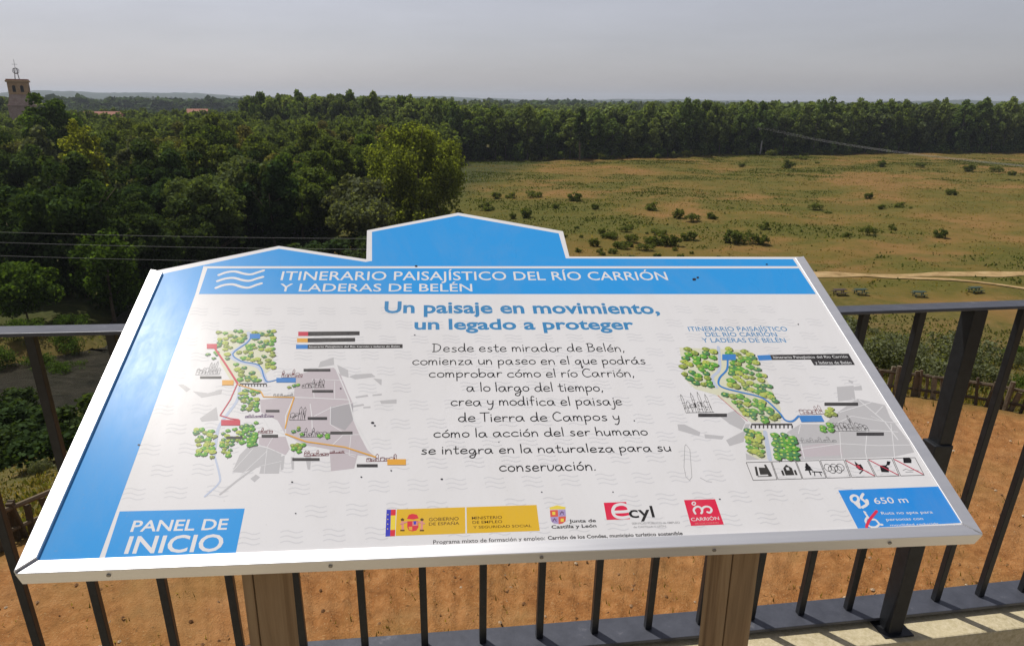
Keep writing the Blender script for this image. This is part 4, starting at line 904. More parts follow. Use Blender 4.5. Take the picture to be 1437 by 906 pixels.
L_POP = leaf_mat('poplar_leaves', (.088, .132, .040), (.155, .19, .062))
L_BIG = leaf_mat('bright_willow_leaves', (.165, .195, .040), (.165, .195, .040), .5)
L_GREY = leaf_mat('grey_green_leaves', (.125, .14, .08), (.11, .13, .065), .4)
L_PALE = leaf_mat('pale_grey_green_leaves', (.16, .175, .105), (.13, .145, .075), .4)
L_YEL = leaf_mat('yellow_green_leaves', (.21, .225, .04), (.21, .225, .04), .5)
L_FRESH = leaf_mat('fresh_green_leaves', (.062, .105, .022), (.075, .12, .026), .4)
L_BUSH = leaf_mat('field_bush_leaves', (.105, .13, .035), (.14, .155, .045), .45)
L_FAR = leaf_mat('far_wood_leaves', (.055, .082, .034), (.055, .082, .034), .2, .6)

def crown_arrays(seed, H, W, n, leaf, kind):
    """leaf quads spread over many clumps inside a crown of height H and width W; z=0 is the ground"""
    g = np.random.default_rng(seed)
    if kind == 'round': z0, nl = .16 * H, 34
    elif kind == 'poplar': z0, nl = .10 * H, 34
    elif kind == 'column': z0, nl = .06 * H, 26
    elif kind == 'dome': z0, nl = .03 * H, 110
    else: z0, nl = 0.0, 16
    cz = (z0 + H) / 2; rz = (H - z0) / 2
    cen, rad = [], []
    while len(cen) < nl:
        p = g.uniform(-1, 1, 3); r = np.linalg.norm(p)
        if r > 1 or (r < (.6 if kind == 'dome' else .45) and g.random() < .8): continue
        q = p.copy()
        if kind == 'poplar': q[:2] *= .75 + .45 * (1 - abs(p[2]))
        if kind == 'round' and p[2] < 0: q[:2] *= 1 + .12 * p[2]
        cr = (g.uniform(.10, .19) if kind == 'dome' else g.uniform(.16, .30)) * (1.15 if kind == 'bush' else 1)
        cen.append((q[0] * W / 2 * .82, q[1] * W / 2 * .82, cz + q[2] * (rz * .84))); rad.append(cr * W * (.62 if kind in ('poplar', 'column') else .55))
    cen = np.array(cen); rad = np.array(rad)
    wts = rad ** 2; k = g.choice(nl, n, p=wts / wts.sum())
    d = g.standard_normal((n, 3)); d[:, 2] += .25; d /= np.linalg.norm(d, axis=1)[:, None]
    rr_ = rad[k] * g.uniform(.55, 1.12, n)
    p = cen[k] + d * rr_[:, None] * np.array([1, 1, .8 if kind == 'round' else 1.15])
    p[:, 2] = np.maximum(p[:, 2], .15)
    nrm = d + .75 * g.standard_normal((n, 3)); nrm /= np.linalg.norm(nrm, axis=1)[:, None]
    t = np.cross(nrm, g.standard_normal((n, 3))); t /= np.linalg.norm(t, axis=1)[:, None]; b = np.cross(nrm, t)
    s = leaf * g.uniform(.55, 1.3, n)[:, None]
    v = np.stack([p - t * s * .5 - b * s * .32, p + t * s * .5 - b * s * .28, p + t * s * .42 + b * s * .34, p - t * s * .4 + b * s * .3], 1).reshape(-1, 3)
    return v, np.arange(n * 4).reshape(-1, 4)
def trunk_mb(seed, H, W, r, kind):
    lr = random.Random(seed); mb = MB()
    top = H * (.8 if kind != 'round' else .6)
    pts = [Vector((0, 0, -.6))]; x = y = 0
    for i in range(1, 7):
        x += lr.uniform(-.03, .03) * H * .3; y += lr.uniform(-.03, .03) * H * .3; pts.append(Vector((x, y, top * i / 6)))
    mb.tube(pts, [r * (1.25 - .95 * i / 6) for i in range(7)], 7)
    for k in range(6 if kind != 'column' else 3):
        i = lr.randint(2, 5); a = lr.uniform(0, 6.28); l = W * lr.uniform(.28, .42); q = pts[i]
        e = q + Vector((math.cos(a) * l, math.sin(a) * l, l * lr.uniform(.5, 1.1)))
        mb.tube([q, (q + e) / 2 + Vector((0, 0, -l * .06)), e], [r * .5, r * .33, r * .12], 5)
    return mb
def make_tree(seed, H, W, n, leaf, kind, lm, bm, r=None):
    v, f = crown_arrays(seed, H, W, n, leaf, kind)
    return npmesh('crown', v, f, [lm]), trunk_mb(seed, H, W, r or H * .014, kind), bm
def tree_proto(name, *a, **k):
    cm, tb, bm = make_tree(*a, **k)
    root = empty(name); c = bpy.data.objects.new('crown', cm); COL.objects.link(c); c.parent = root
    tb.build('trunk', bm, root, smooth=True); return root
def put(o, x, y, s=1.0, sz=None, rz=None, dz=0):
    o.location = (x, y, gz(x, y) + dz); o.scale = (s, s, sz or s); o.rotation_euler = (0, 0, rnd.uniform(0, 6.28) if rz is None else rz); return o

BASE = []
# --- single trees that stand out
def one(name, x, y, label, *a, cat='tree', group=None, **k):
    o = put(tree_proto(name, *a, **k), x, y); tag(o, label, cat, group); return o
one('riverside_tree', -14.0, 106, 'big round bright green tree alone at the edge of the dark wood above the sign', 31, 14.8, 17.0, 26000, .36, 'dome', L_BIG, m_bark)
one('riverside_tree', -20.3, 93.5, 'pale grey-green willow in front of the big round tree', 32, 8.6, 10.0, 4200, .50, 'round', L_GREY, m_bark)
one('riverside_tree', -18.5, 88, 'small grey-green willow bush below the big round tree', 33, 6.2, 9.5, 4200, .40, 'round', L_GREY, m_bark)
one('riverside_tree', -34.2, 58.5, 'slender fresh green young tree lit against the dark wood beside the river', 34, 9.6, 5.4, 4200, .27, 'poplar', L_FRESH, m_bark)
one('riverside_tree', -39.5, 55.5, 'low leafy green tree on the river bank at far left', 35, 5.0, 6.2, 5200, .27, 'round', L_FRESH, m_bark)
one('riverside_tree', -59.5, 100, 'yellow-green tree shining out of the dark wood near the tower', 36, 16.2, 6.6, 4600, .40, 'dome', L_YEL, m_bark)
one('riverside_tree', -84, 134, 'broad tall tree rising above the skyline just right of the tower', 37, 20.4, 10.2, 5500, .62, 'round', L_FRESH, m_bark)
one('riverside_tree', 20.2, 222, 'dark narrow cypress-like tree standing out of the poplar wood', 38, 17.2, 4.6, 1300, .8, 'column', L_DARK, m_bark)
one('riverside_tree', -72, 111, 'grey-brown tree beside the yellow-green tree in the wood', 39, 13.9, 6.6, 3000, .52, 'round', L_GREY, m_bark)

for x_, y_, s_i in ((-10.5, 99, 1.8), (-14, 98, 2.0), (-17.5, 99, 2.0), (-8.5, 103, 1.5), (-12, 103, 2.0), (-16, 103, 2.2)): BASE.append((x_, y_, s_i))
# --- the riverside wood at left
def poisson(cands, dmin, taken):
    out = []
    cell = {}
    for p in taken: cell.setdefault((int(p[0] // dmin), int(p[1] // dmin)), []).append(p)
    for p in cands:
        cx, cy = int(p[0] // dmin), int(p[1] // dmin)
        if any(math.hypot(p[0] - q[0], p[1] - q[1]) < dmin for i in (-1, 0, 1) for j in (-1, 0, 1) for q in cell.get((cx + i, cy + j), [])): continue
        cell.setdefault((cx, cy), []).append(p); out.append(p)
    return out
def edge_x(y): return float(np.interp(y, [60, 75, 100, 125, 170, 240, 300], [-34.5, -31, -26, -20, -19, -18, -16]))
cands = []
for _ in range(9000):
    y = rnd.uniform(63, 330); x = rnd.uniform(-.80 * y - 8, edge_x(y) - 1)
    if float(seg_dist(np.array([x]), np.array([y]), RIVER[:-2])[0]) < (RIV_W + 2.5 if y < 65 else 1.5): continue
    cands.append((x, y))
cands.sort(key=lambda p: p[1] + rnd.uniform(0, 12))
special = [(-14.5, 105), (-22.5, 93), (-59.5, 100), (-84, 134), (-72, 111), (-54, 104), (-58, 96), (-57, 88), (-59, 92), (-55, 84), (-60, 88), (-56.5, 84), (-61.5, 94), (-54.5, 92), (-70, 107), (-81, 129), (-57.5, 92), (-68, 103)]
one('riverside_tree', -54, 104, 'small grey-green tree standing right of the yellow-green tree in the wood', 40, 13.0, 6.4, 2800, .52, 'round', L_GREY, m_bark)
wood_pts = sorted(poisson(cands, 5.4, special), key=lambda p: p[1])
protos = [tree_proto('woodland_tree', 50 + i, 12.2, (8.6, 7.4, 9.4, 8.0, 7.0, 8.8, 7.6, 8.2)[i], 7600, .35, 'round', (L_DARK, L_DARK, L_DARK, L_MIX, L_OLIVE, L_SAGE, L_OLIVE, L_MIX)[i], m_bark) for i in range(8)]
WL = ('dark broadleaf tree in the dense wood across the river at left', 'tree', 'trees of the dense wood at left')
NEAR = 150
used = set()
for j, (x, y) in enumerate(wood_pts[:NEAR]):
    k = rnd.choice((3, 4, 6, 7, 3, 4, 0)) if y > 112 else rnd.randrange(8) if y > 88 else rnd.choice((0, 1, 2, 5)); pr_ = protos[k]
    o = pr_ if k not in used else copy_tree(pr_); used.add(k)
    s = rnd.uniform(.78, 1.16)
    put(o, x, y, s, s * rnd.uniform(.88, 1.08)); tag(o, *WL)
und = []
for _ in range(900):
    y = rnd.uniform(62, 125); x = edge_x(y) - rnd.uniform(0, 1) ** 1.5 * 26 + 1.5
    if float(seg_dist(np.array([x]), np.array([y]), RIVER)[0]) < RIV_W + .3 and y < 66: continue
    und.append((x, y))
UND = sorted(poisson(und, 2.6, [(-34.2, 58.5)]), key=lambda p: p[1])
def mass(name, pts, variants, lm, hfun, label=None, bark=False):
    V, F_, off = [], [], 0
    for (x, y) in pts:
        v, f = variants[rnd.randrange(len(variants))]
        a = rnd.uniform(0, 6.28); sx, sz = hfun(x, y)
        c_, s__ = math.cos(a) * sx, math.sin(a) * sx
        w = np.stack([v[:, 0] * c_ - v[:, 1] * s__ + x, v[:, 0] * s__ + v[:, 1] * c_ + y, v[:, 2] * sz + gz(x, y)], -1)
        V.append(w); F_.append(f + off); off += len(v)
    me = npmesh(name, np.concatenate(V), np.concatenate(F_), [lm])
    o = bpy.data.objects.new(name, me); COL.objects.link(o); tag(o, label, None, None, 'stuff'); return o
vw = [crown_arrays(80 + i, 12, 9.0, 1500, .8, 'round') for i in range(4)]
mass('distant_wood', wood_pts[NEAR:], vw, L_MIX, lambda x, y: (rnd.uniform(.8, 1.2), rnd.uniform(.8, 1.12)), 'dark tree tops filling the far part of the riverside wood at left')

# --- the poplar wood beyond the field
cands = []
for _ in range(9000):
    x = rnd.uniform(-95, 245); y = front_y(x) + rnd.uniform(0, 1) ** 1.4 * 60
    cands.append((x, y))
cands.sort(key=lambda p: p[1] - front_y(p[0]) + rnd.uniform(0, 4))
pop_pts = poisson(cands, 5.2, [(20.2, 222)])
pp = [tree_proto('poplar_tree', 100 + i, 16.4, (6.6, 7.6, 8.4, 7.0, 8.6, 7.2)[i], 2600, .72, 'poplar' if i % 2 else 'column', (L_POP, L_POP, L_MIX, L_POP, L_SAGE, L_POP)[i], m_pale_bark if i % 2 else m_bark, r=.16) for i in range(6)]
PL_ = ('slender dark green poplar in the wood along the far side of the field', 'tree', 'poplars along the far edge of the field')
used = set(); NP_ = 140
def pop_h(x): return float(np.interp(x, [-90, -40, -10, 30, 60, 110, 200], [1.20, 1.18, .98, .90, 1.06, 1.14, 1.12]))
for j, (x, y) in enumerate(pop_pts[:NP_]):
    k = rnd.randrange(6); o = pp[k] if k not in used else copy_tree(pp[k]); used.add(k)
    s = rnd.uniform(.85, 1.2); put(o, x, y, s, pop_h(x) * rnd.uniform(.80, 1.10)); tag(o, *PL_)
vp = [crown_arrays(120 + i, 16.4, 7.5, 460, 1.5, 'poplar') for i in range(4)]
back = []
for _ in range(900):
    y = rnd.uniform(300, 760); x = rnd.uniform(-.8 * y, .85 * y)
    if y < front_y(x) + 45 or -.64 < x / y < -.34: continue
    back.append((x, y))
mass('far_poplar_wood', pop_pts[NP_:] + back, vp, L_POP, lambda x, y: (rnd.uniform(.9, 1.35), pop_h(min(x, 200) if abs(x) < 260 else 60) * rnd.uniform(.84, 1.06)), 'tree tops of the wood stretching away behind the poplars')
low = []
for _ in range(1500):
    x = rnd.uniform(-95, 245); low.append((x, float(front_y(x)) + rnd.uniform(-2, 26)))
mass('poplar_undergrowth', poisson(low, 3.4, []), [crown_arrays(200 + i, 3.4, 4.4, 260, .6, 'bush') for i in range(4)], L_POP, lambda x, y: (rnd.uniform(.8, 1.5), rnd.uniform(.6, 1.6)), 'dense undergrowth closing the foot of the poplar wood')
# belts of trees far out on the plain
vf = [crown_arrays(140 + i, 14, 16, 90, 4.6, 'bush') for i in range(4)]
belt = []
for y0, cnt in ((860, 170), (1050, 170), (1400, 190), (1900, 240), (2700, 280)):
    c0 = rnd.uniform(0, 9)
    for _ in range(cnt):
        x = rnd.uniform(-.85 * y0, .85 * y0)
        if math.sin(x / y0 * 9 + c0) < -.35 or (y0 < 1800 and -.62 < x / y0 < -.38): continue
        belt.append((x, y0 + rnd.uniform(-1, 1) * y0 * .06 + 60 * math.sin(x / 300 + c0)))
for y0, cnt in ((360, 90), (400, 90), (450, 90), (520, 100), (600, 110), (700, 110), (820, 120)):
    for _ in range(cnt):
        f = rnd.uniform(-.68, -.32); belt.append((f * y0, y0 + rnd.uniform(-30, 30)))
mass('tree_belts', belt, vf, L_FAR, lambda x, y: (rnd.uniform(.35, .9), rnd.uniform(.3, .62)) if y < 800 else (rnd.uniform(1.0, 2.4), rnd.uniform(.8, 1.25)), 'hazy belts of trees far out on the plain')
# low wooded hills on the horizon
m_hill = mat('wooded_hills', (.03, .045, .03), .95, spec=0.0)
base(m_hill, ramp(m_hill, noise(m_hill, .012, 6, .7), [(.35, (.018, .032, .016)), (.6, (.035, .05, .024)), (.75, (.07, .075, .035))]))
mb = MB(); vs = []; nn = 480; hr = random.Random(6)
for i in range(nn):
    a = R(-52 + 104 * i / (nn - 1)); x, y = math.sin(a), math.cos(a); ii = i; i = i / 3.0
    h = 12 + 10 * max(0, math.sin(i * .085 + 2.4)) + 5 * math.sin(i * .21) + 2.5 * math.sin(i * .9) + (7 if i < 55 else 0) * max(0, math.sin((i - 10) * .07))
    h += 15 * math.exp(-((i - 31) / 4.2) ** 4) + 12 * math.exp(-((i - 43) / 5.5) ** 4)
    h += hr.uniform(-2.2, 2.2)
    for d, z in ((4200, -19), (4700, h * .7 - 10 + hr.uniform(-2, 2)), (5300, h - 4), (6200, -19)): vs.append((x * d, y * d, z))
mb.add(vs, [(i * 4 + j, (i + 1) * 4 + j, (i + 1) * 4 + j + 1, i * 4 + j + 1) for i in range(nn - 1) for j in range(3)])
tag(mb.build('hills', m_hill, smooth=True), kind='structure')

# --- bushes
bush_me = []
for i in range(5):
    v, f = crown_arrays(160 + i, 1.5, (2.2, 1.8, 2.6, 2.0, 3.0)[i], 800, .20, 'bush'); bush_me.append(npmesh('field_bush', v, f, [L_BUSH]))
def bush(x, y, s, label, group, meset=None, sz=None, name='field_bush', cat='bush'):
    o = bpy.data.objects.new(name, rnd.choice(meset or bush_me)); COL.objects.link(o); put(o, x, y, s, sz or s * rnd.uniform(.55, .9), dz=-.05); tag(o, label, cat, group); return o
FB = [(77.9, 206.3, 2.0, 'round dark green bush near the utility pole in the field'), (59.2, 97.8, 1.0, 'lone dark green bush in the dry meadow above the handrail'),
      (11.5, 132.6, 1.5, None), (14.1, 122.3, .9, None), (7.3, 123.3, .8, None), (-4.4, 121.3, 1.4, None), (-3.1, 136.8, 1.2, None), (-.4, 138.7, 1.2, None), (4.2, 139, 1.3, None), (2, 112.6, 1.1, None),
      (10.5, 90.7, .8, None), (13, 95.8, .8, None), (14, 89.3, 1.0, None), (16, 94.2, .9, None), (16.5, 87.9, .9, None), (20.6, 99.8, .9, None), (19.2, 91.1, 1.3, None), (20.8, 91.1, 1.0, None), (18.2, 93.4, .9, None), (26.1, 112.7, 1.1, None), (23.3, 120, 1.2, None),
      (125.5, 199.7, 2.0, None), (130.8, 196.7, 1.5, None), (128.6, 187.1, 1.2, None), (105.8, 208.7, 1.7, None), (116.9, 209.7, 1.5, None), (66, 128, .9, None), (70.1, 129.7, 1.0, None), (68.9, 139.4, 1.0, None), (52.6, 124.4, 1.0, None),
      (27.8, 110.4, 1.0, None), (31.4, 112.9, .8, None), (36.7, 103.4, .8, None), (46.3, 98.1, .7, None), (49.8, 99.2, .9, None), (23.7, 94.5, 1.3, None), (29, 93.1, 1.3, None), (31, 94, 1.1, None), (33, 93.6, 1.2, None), (89, 146.1, 1.3, None), (65.6, 208.9, 1.3, None), (93.6, 237.4, 1.5, None)]
for _ in range(10):
    y = rnd.uniform(86, 235); x = rnd.uniform(-6 + (y > 110) * -4, .78 * y); FB.append((x, y, rnd.uniform(.3, .85), None))
for _ in range(26): FB.append((rnd.gauss(15.5, 4.5), rnd.gauss(93, 5.5), rnd.uniform(.3, .75), None))
for x, y, s, l in FB:
    bush(x, y, s, l or 'dark green bush scattered over the dry meadow beyond the sign', 'bushes in the dry meadow' if not l else None)
for _ in range(70):
    x = rnd.uniform(-8, 200); y = front_y(x) - rnd.uniform(-1, 7)
    bush(x, y, rnd.uniform(.6, 1.7), 'low green bush along the foot of the poplar wood', 'bushes at the foot of the poplar wood')
dark_me = [npmesh('bank_bush', *crown_arrays(180 + i, 1.6, 2.4, 1300, .17, 'bush'), [L_DARK]) for i in range(3)]
slope_me = []
for i in range(4):
    v, f = crown_arrays(170 + i, 1.5, 2.0, 3200, .065, 'bush'); slope_me.append(npmesh('slope_shrub', v, f, [L_PALE if i < 3 else L_FRESH]))
bush(9.0, 19.5, 1.35, 'large grey-green shrub on the slope between the first railing bars right of the sign', None, slope_me[:2], name='slope_shrub')
bush(15.3, 23.7, 1.2, 'grey-green shrub on the slope right beside the railing post', None, slope_me[:2], name='slope_shrub')
for _ in range(110):
    a = R(rnd.uniform(-42, 46)); d = rnd.uniform(9, 52)
    x, y = CX + d * math.sin(a), CY + d * math.cos(a)
    if float(seg_dist(np.array([x]), np.array([y]), RIVER)[0]) < RIV_W + 1.5: continue
    bush(x, y, rnd.uniform(.25, .8), 'scrubby shrub on the slope below the terrace', 'shrubs on the slope below the terrace', slope_me, name='slope_shrub')
mass('wood_undergrowth', UND, [crown_arrays(190 + i, 2.6, 3.4, 420, .34, 'bush') for i in range(4)], L_DARK, lambda x, y: (rnd.uniform(.8, 1.4), rnd.uniform(.7, 1.5)), 'dark undergrowth closing the foot of the riverside wood')
for x, y, s in [(-21, 73, 2.2), (-18, 76, 2.2), (-15.5, 80, 2.3), (-22, 80, 2.6), (-19, 84, 2.4), (-25, 77, 2.6), (-14, 73, 1.8), (-12.5, 85, 1.8), (-24, 69, 2.2), (-16, 69, 1.8)]:
    bush(x, y, s, 'dark bush at the corner of the wood just left of the gable of the sign', 'bushes at the corner of the wood', dark_me, name='field_bush')
lone_me = [npmesh('field_bush', *crown_arrays(210 + i, 1.9, 2.6, 1500, .17, 'bush'), [L_BIG]) for i in range(2)]
for x, y, s in BASE: bush(x, y, s, 'leafy bush at the foot of the big round bright green tree', 'bushes at the foot of the big round tree', lone_me, sz=s)
# bright bank vegetation by the river at left
for x, y, s in [(-31.5, 47.5, 1.5), (-34, 48, 1.6), (-37, 47.6, 1.6), (-33.5, 50.5, 1.4), (-36.5, 51, 1.6), (-40, 50, 1.9), (-42, 46.5, 1.6), (-30.6, 53, 1.1), (-35, 54, 1.4), (-38.5, 44.8, 1.3)]:
    bush(x, y, s, 'bright green bush on the grassy bank inside the river bend', 'bushes on the bank inside the river bend', slope_me[3:], name='bank_bush')
for x, y, s in [(-23, 32, 1.7), (-25.5, 33.5, 1.8), (-20.5, 31, 1.5), (-22, 35.5, 1.6), (-27.5, 35, 1.7), (-18.5, 33.5, 1.7), (-24, 29, 1.6), (-20, 27, 1.4), (-29, 38, 1.5)]:
    bush(x, y, s, 'dark bush on the near bank of the river below the railing', 'bushes on the near river bank', dark_me, name='bank_bush')

# --- grass and weeds on the slope: nobody could count them
def grass(name, pts, h, w, mt, label, n_blade=5):
    n = len(pts); P = np.repeat(pts, n_blade, 0); k = len(P)
    a = NP.uniform(0, 6.28, k); hh = np.repeat(h, n_blade) * NP.uniform(.6, 1.2, k); ww = np.repeat(w, n_blade)
    P = P + np.stack([NP.normal(0, 1, k) * ww * 2.2, NP.normal(0, 1, k) * ww * 2.2, np.zeros(k)], -1)
    dx, dy = np.cos(a) * ww / 2, np.sin(a) * ww / 2; lx, ly = NP.normal(0, .35, k) * hh, NP.normal(0, .35, k) * hh
    v = np.stack([P + np.stack([-dx, -dy, 0 * dx], -1), P + np.stack([dx, dy, 0 * dx], -1), P + np.stack([lx, ly, hh], -1)], 1).reshape(-1, 3)
    o = bpy.data.objects.new(name, npmesh(name, v, np.arange(k * 3).reshape(-1, 3), [mt])); COL.objects.link(o); return tag(o, label, kind='stuff')
L_GRASS = leaf_mat('dry_grass_blades', (.20, .155, .05), (.20, .155, .05), .45, .55)
L_MEAD = leaf_mat('meadow_weed_blades', (.075, .092, .020), (.075, .092, .020), .4, .5)
L_WEED = leaf_mat('green_weed_blades', (.105, .11, .034), (.105, .11, .034), .4, .5)
def scatter(n, r0, r1, a0, a1, pw=1.0):
    a = np.radians(NP.uniform(a0, a1, n)); d = r0 + (r1 - r0) * NP.uniform(0, 1, n) ** pw
    x, y = CX + d * np.sin(a), CY + d * np.cos(a); ok = seg_dist(x, y, RIVER) > RIV_W + .6
    x, y, d = x[ok], y[ok], d[ok]; return np.stack([x, y, ground(x, y) - .02], -1), d
p_, d_ = scatter(15000, 6.45, 40, -60, 55, 1.5); grass('slope_grass', p_, .06 + .0024 * d_, .014 + .0018 * d_, L_GRASS, 'dry yellow grass on the slope below the terrace')
p_, d_ = scatter(9000, 6.7, 66, -60, 55, 1.2); grass('slope_weeds', p_, .06 + .0026 * d_, .03 + .0026 * d_, L_WEED, 'green weeds on the slope below the terrace')
def meadow(n, fun):
    x = NP.uniform(-14, 200, n); y = 66 + (215) * NP.uniform(0, 1, n) ** .8
    ok = (x < .82 * y) & (x > -6 - (y - 80) * .05) & (seg_dist(x, y, PATH) > 1.5) & (seg_dist(x, y, BRANCH) > 1.1) & (y < front_y(x) - .5) & fun(x, y)
    x, y = x[ok], y[ok]; return np.stack([x, y, ground(x, y) - .03], -1)
p_ = meadow(60000, lambda x, y: green(x, y) + NP.normal(0, .35, len(x)) > .75); sz_ = NP.uniform(.5, 1.3, len(p_))
grass('meadow_weeds', p_, .26 * sz_, .30 * sz_, L_MEAD, 'green weeds in patches through the dry meadow', 4)
p_ = meadow(26000, lambda x, y: green(x, y) < .9); sz_ = NP.uniform(.5, 1.2, len(p_))
grass('meadow_grass', p_, .17 * sz_, .26 * sz_, L_GRASS, 'dry yellowish grass of the meadow', 4)
a = NP.uniform(-1.3, 1.3, 900); d = 6.2 * NP.uniform(0, 1, 900) ** .5; x, y = CX + d * np.sin(a), CY + d * np.cos(a); ok = (y > 2.4) & (green(x * 9, y * 9) > .7)
grass('terrace_weeds', np.stack([x[ok], y[ok], np.full(ok.sum(), -1.2)], -1), np.full(ok.sum(), .07), np.full(ok.sum(), .016), L_MEAD, 'small weeds growing out of the orange dirt', 6)
# terrace: straw and twigs
a = NP.uniform(-1.3, 1.3, 1600); d = NP.uniform(1.2, 6.2, 1600); x, y = CX + d * np.sin(a), CY + d * np.cos(a); ok = y > 2.5
grass('terrace_straw', np.stack([x[ok], y[ok], np.full(ok.sum(), -1.2)], -1), np.full(ok.sum(), .035), np.full(ok.sum(), .010), L_GRASS, 'bits of straw lying on the orange dirt terrace', 2)
m_peb = mat('pebble_stone', (.30, .24, .17), .9, spec=.2)
_g = N(m_peb, 'ShaderNodeNewGeometry'); base(m_peb, ramp(m_peb, _g.outputs['Random Per Island'], [(0, (.09, .045, .02)), (.6, (.24, .13, .06)), (1, (.45, .36, .25))]))
mb = MB()
for _ in range(1300):
    a = rnd.uniform(-1.3, 1.3); d = rnd.uniform(.8, 6.1); x, y, q = CX + d * math.sin(a), CY + d * math.cos(a), rnd.uniform(.004, .017)
    if y < 2.4: continue
    mb.add([(x + q * math.cos(t) * rnd.uniform(.8, 1.3), y + q * math.sin(t), -1.2) for t in (0, 1.26, 2.5, 3.77, 5)] + [(x, y, -1.2 + q * .8)], [(0, 1, 5), (1, 2, 5), (2, 3, 5), (3, 4, 5), (4, 0, 5)])
tag(mb.build('terrace_pebbles', m_peb), 'small stones and clods strewn over the orange dirt', None, None, 'stuff')

# ------------------------------------------------------------------ power lines
m_pole = mat('pale_concrete_pole', (.45, .43, .40), .8, spec=.2); m_wire = mat('dull_aluminium_wire', (.30, .30, .30), .7)
def sag(p, q, s, n=16): return [Vector(p).lerp(Vector(q), i / n) - Vector((0, 0, s * 4 * (i / n) * (1 - i / n))) for i in range(n + 1)]
px, py = 87.0, 258.0; pz = gz(px, py)
pole = empty('utility_pole', (px, py, pz)); tag(pole, 'pale utility pole with a crossarm at the far edge of the field', 'utility pole')
mb = MB(); mb.tube([(0, 0, -.5), (.5, 0, 8.6)], [.30, .17], 8); mb.build('pole', m_pole, pole)
mb = MB(); mb.tube([(1.6, .4, 7.4), (.55, 0, 8.2)], [.10, .10], 6); mb.build('brace', m_pole, pole)
ca = Vector((.90, .44, 0)).normalized(); ct = Vector((.5, 0, 8.3))
mb = MB(); mb.bar(ct - ca * 2.2, ct + ca * 2.2, .22, .2, side=(0, 0, 1)); mb.build('crossarm', m_pole, pole)
m_ins = mat('insulator_glass', (.25, .22, .2), .3)
wl = empty('overhead_wire', (px, py, pz)); tag(wl, 'overhead wires running from the field pole to the right edge', 'power line')
for off in (-1.9, 0, 1.9):
    q = ct + ca * off
    mb = MB(); mb.tube([q + Vector((0, 0, .1)), q + Vector((0, 0, .5))], [.1, .07], 6); mb.build('insulator', m_ins, pole)
    e = Vector((74 - px, 92 - py, 9.3 - .0)); mb = MB(); mb.tube(sag(q + Vector((0, 0, .5)), e + Vector((off * .5, 0, 0)), 1.3), .011, 4); mb.build('wire', m_wire, wl)
    e = Vector((-70, 40, 7.5)); mb = MB(); mb.tube(sag(q + Vector((0, 0, .5)), e + Vector((off, off, 0)), 1.5), .02, 4); mb.build('wire', m_wire, wl)
hx, hy = -3.2, 40.0; hz = gz(hx, hy)
wl2 = empty('overhead_wire', (hx, hy, hz)); tag(wl2, 'three thin pale wires crossing low in front of the dark wood at left', 'power line')
ztop = EYE - 7.55 - hz
mb = MB(); mb.tube([(0, 0, -.6), (0, 0, ztop + .3)], [.15, .10], 8); mb.build('pole', m_pole, wl2)
for dz, yy in ((.0, 0), (-.62, 0), (-1.45, .2)):
    p = Vector((0, yy, ztop + dz)); q = Vector((-62, 3.5, ztop + dz + 1.0)); mb = MB(); mb.tube(sag(p, q, .55, 24), .0055, 4); mb.build('wire', m_wire, wl2)

# ------------------------------------------------------------------ buildings far off at left
m_brick = mat('ochre_brick', (.45, .28, .15), .9, spec=.1); base(m_brick, ramp(m_brick, noise(m_brick, 1.2, 5, .7), [(.3, (.40, .24, .12)), (.7, (.55, .36, .21))]))
m_pinkst = mat('pinkish_stone', (.28, .20, .165), .9, spec=.1); base(m_pinkst, ramp(m_pinkst, noise(m_pinkst, .8, 5, .7), [(.3, (.30, .20, .165)), (.7, (.48, .36, .30))]))
m_dark = mat('dark_opening', (.02, .017, .015), .9); m_tile = mat('clay_tiles', (.27, .11, .075), .85); m_cream = mat('cream_render', (.45, .38, .29), .9); m_slate = mat('blue_grey_sheet', (.10, .10, .20), .6); m_iron = mat('grey_ironwork', (.12, .12, .13), .6)
tx, ty = -170.5, 258.0; tz = FLOOR - 2.4
tower = empty('church_tower', (tx, ty, tz)); tag(tower, 'old brick church tower with arched bell openings above the trees', 'tower')
tower.rotation_euler = (0, 0, R(28))
def tbox(name, mt, w, d, z0, z1, x=0, y=0, bev=.08): mb = MB(); mb.box((x - w / 2, y - d / 2, z0), (x + w / 2, y + d / 2, z1)); return mb.build(name, mt, tower, bevel=bev)
tbox('lower_stage', m_pinkst, 7.6, 7.6, 0, 16.8); tbox('ledge', m_pinkst, 8.1, 8.1, 16.8, 17.2)
mb = MB()
mb.add([(-3.6, -3.6, 17.2), (3.6, -3.6, 17.2), (3.6, 3.6, 17.2), (-3.6, 3.6, 17.2), (-2.9, -2.9, 20.6), (2.9, -2.9, 20.6), (2.9, 2.9, 20.6), (-2.9, 2.9, 20.6)], [(0, 1, 5, 4), (1, 2, 6, 5), (2, 3, 7, 6), (3, 0, 4, 7), (4, 5, 6, 7)]); mb.build('middle_stage', m_pinkst, tower)
bel = tbox('belfry', m_brick, 5.9, 5.9, 20.6, 24.6)
for fx, fy in ((0, -1), (1, 0), (-1, 0), (0, 1)):
    for o_ in (-1.15, 1.15):
        mb = MB(); n_ = 9; w = .48
        prof = [(-w, 21.4), (w, 21.4)] + [(w * math.cos(math.pi * i / n_), 23.1 + w * math.sin(math.pi * i / n_)) for i in range(n_ + 1)]
        dpt = 2.98
        vs = [((o_ + a) * abs(fy) + fx * dpt, (o_ + a) * abs(fx) + fy * dpt, z) for a, z in prof]
        mb.add(vs, [tuple(range(len(vs)))]); mb.build('bell_opening', m_dark, bel)
tbox('cornice', m_brick, 6.7, 6.7, 24.6, 25.2); tbox('roof_slab', m_tile, 6.2, 6.2, 25.2, 25.6)
mb = MB()
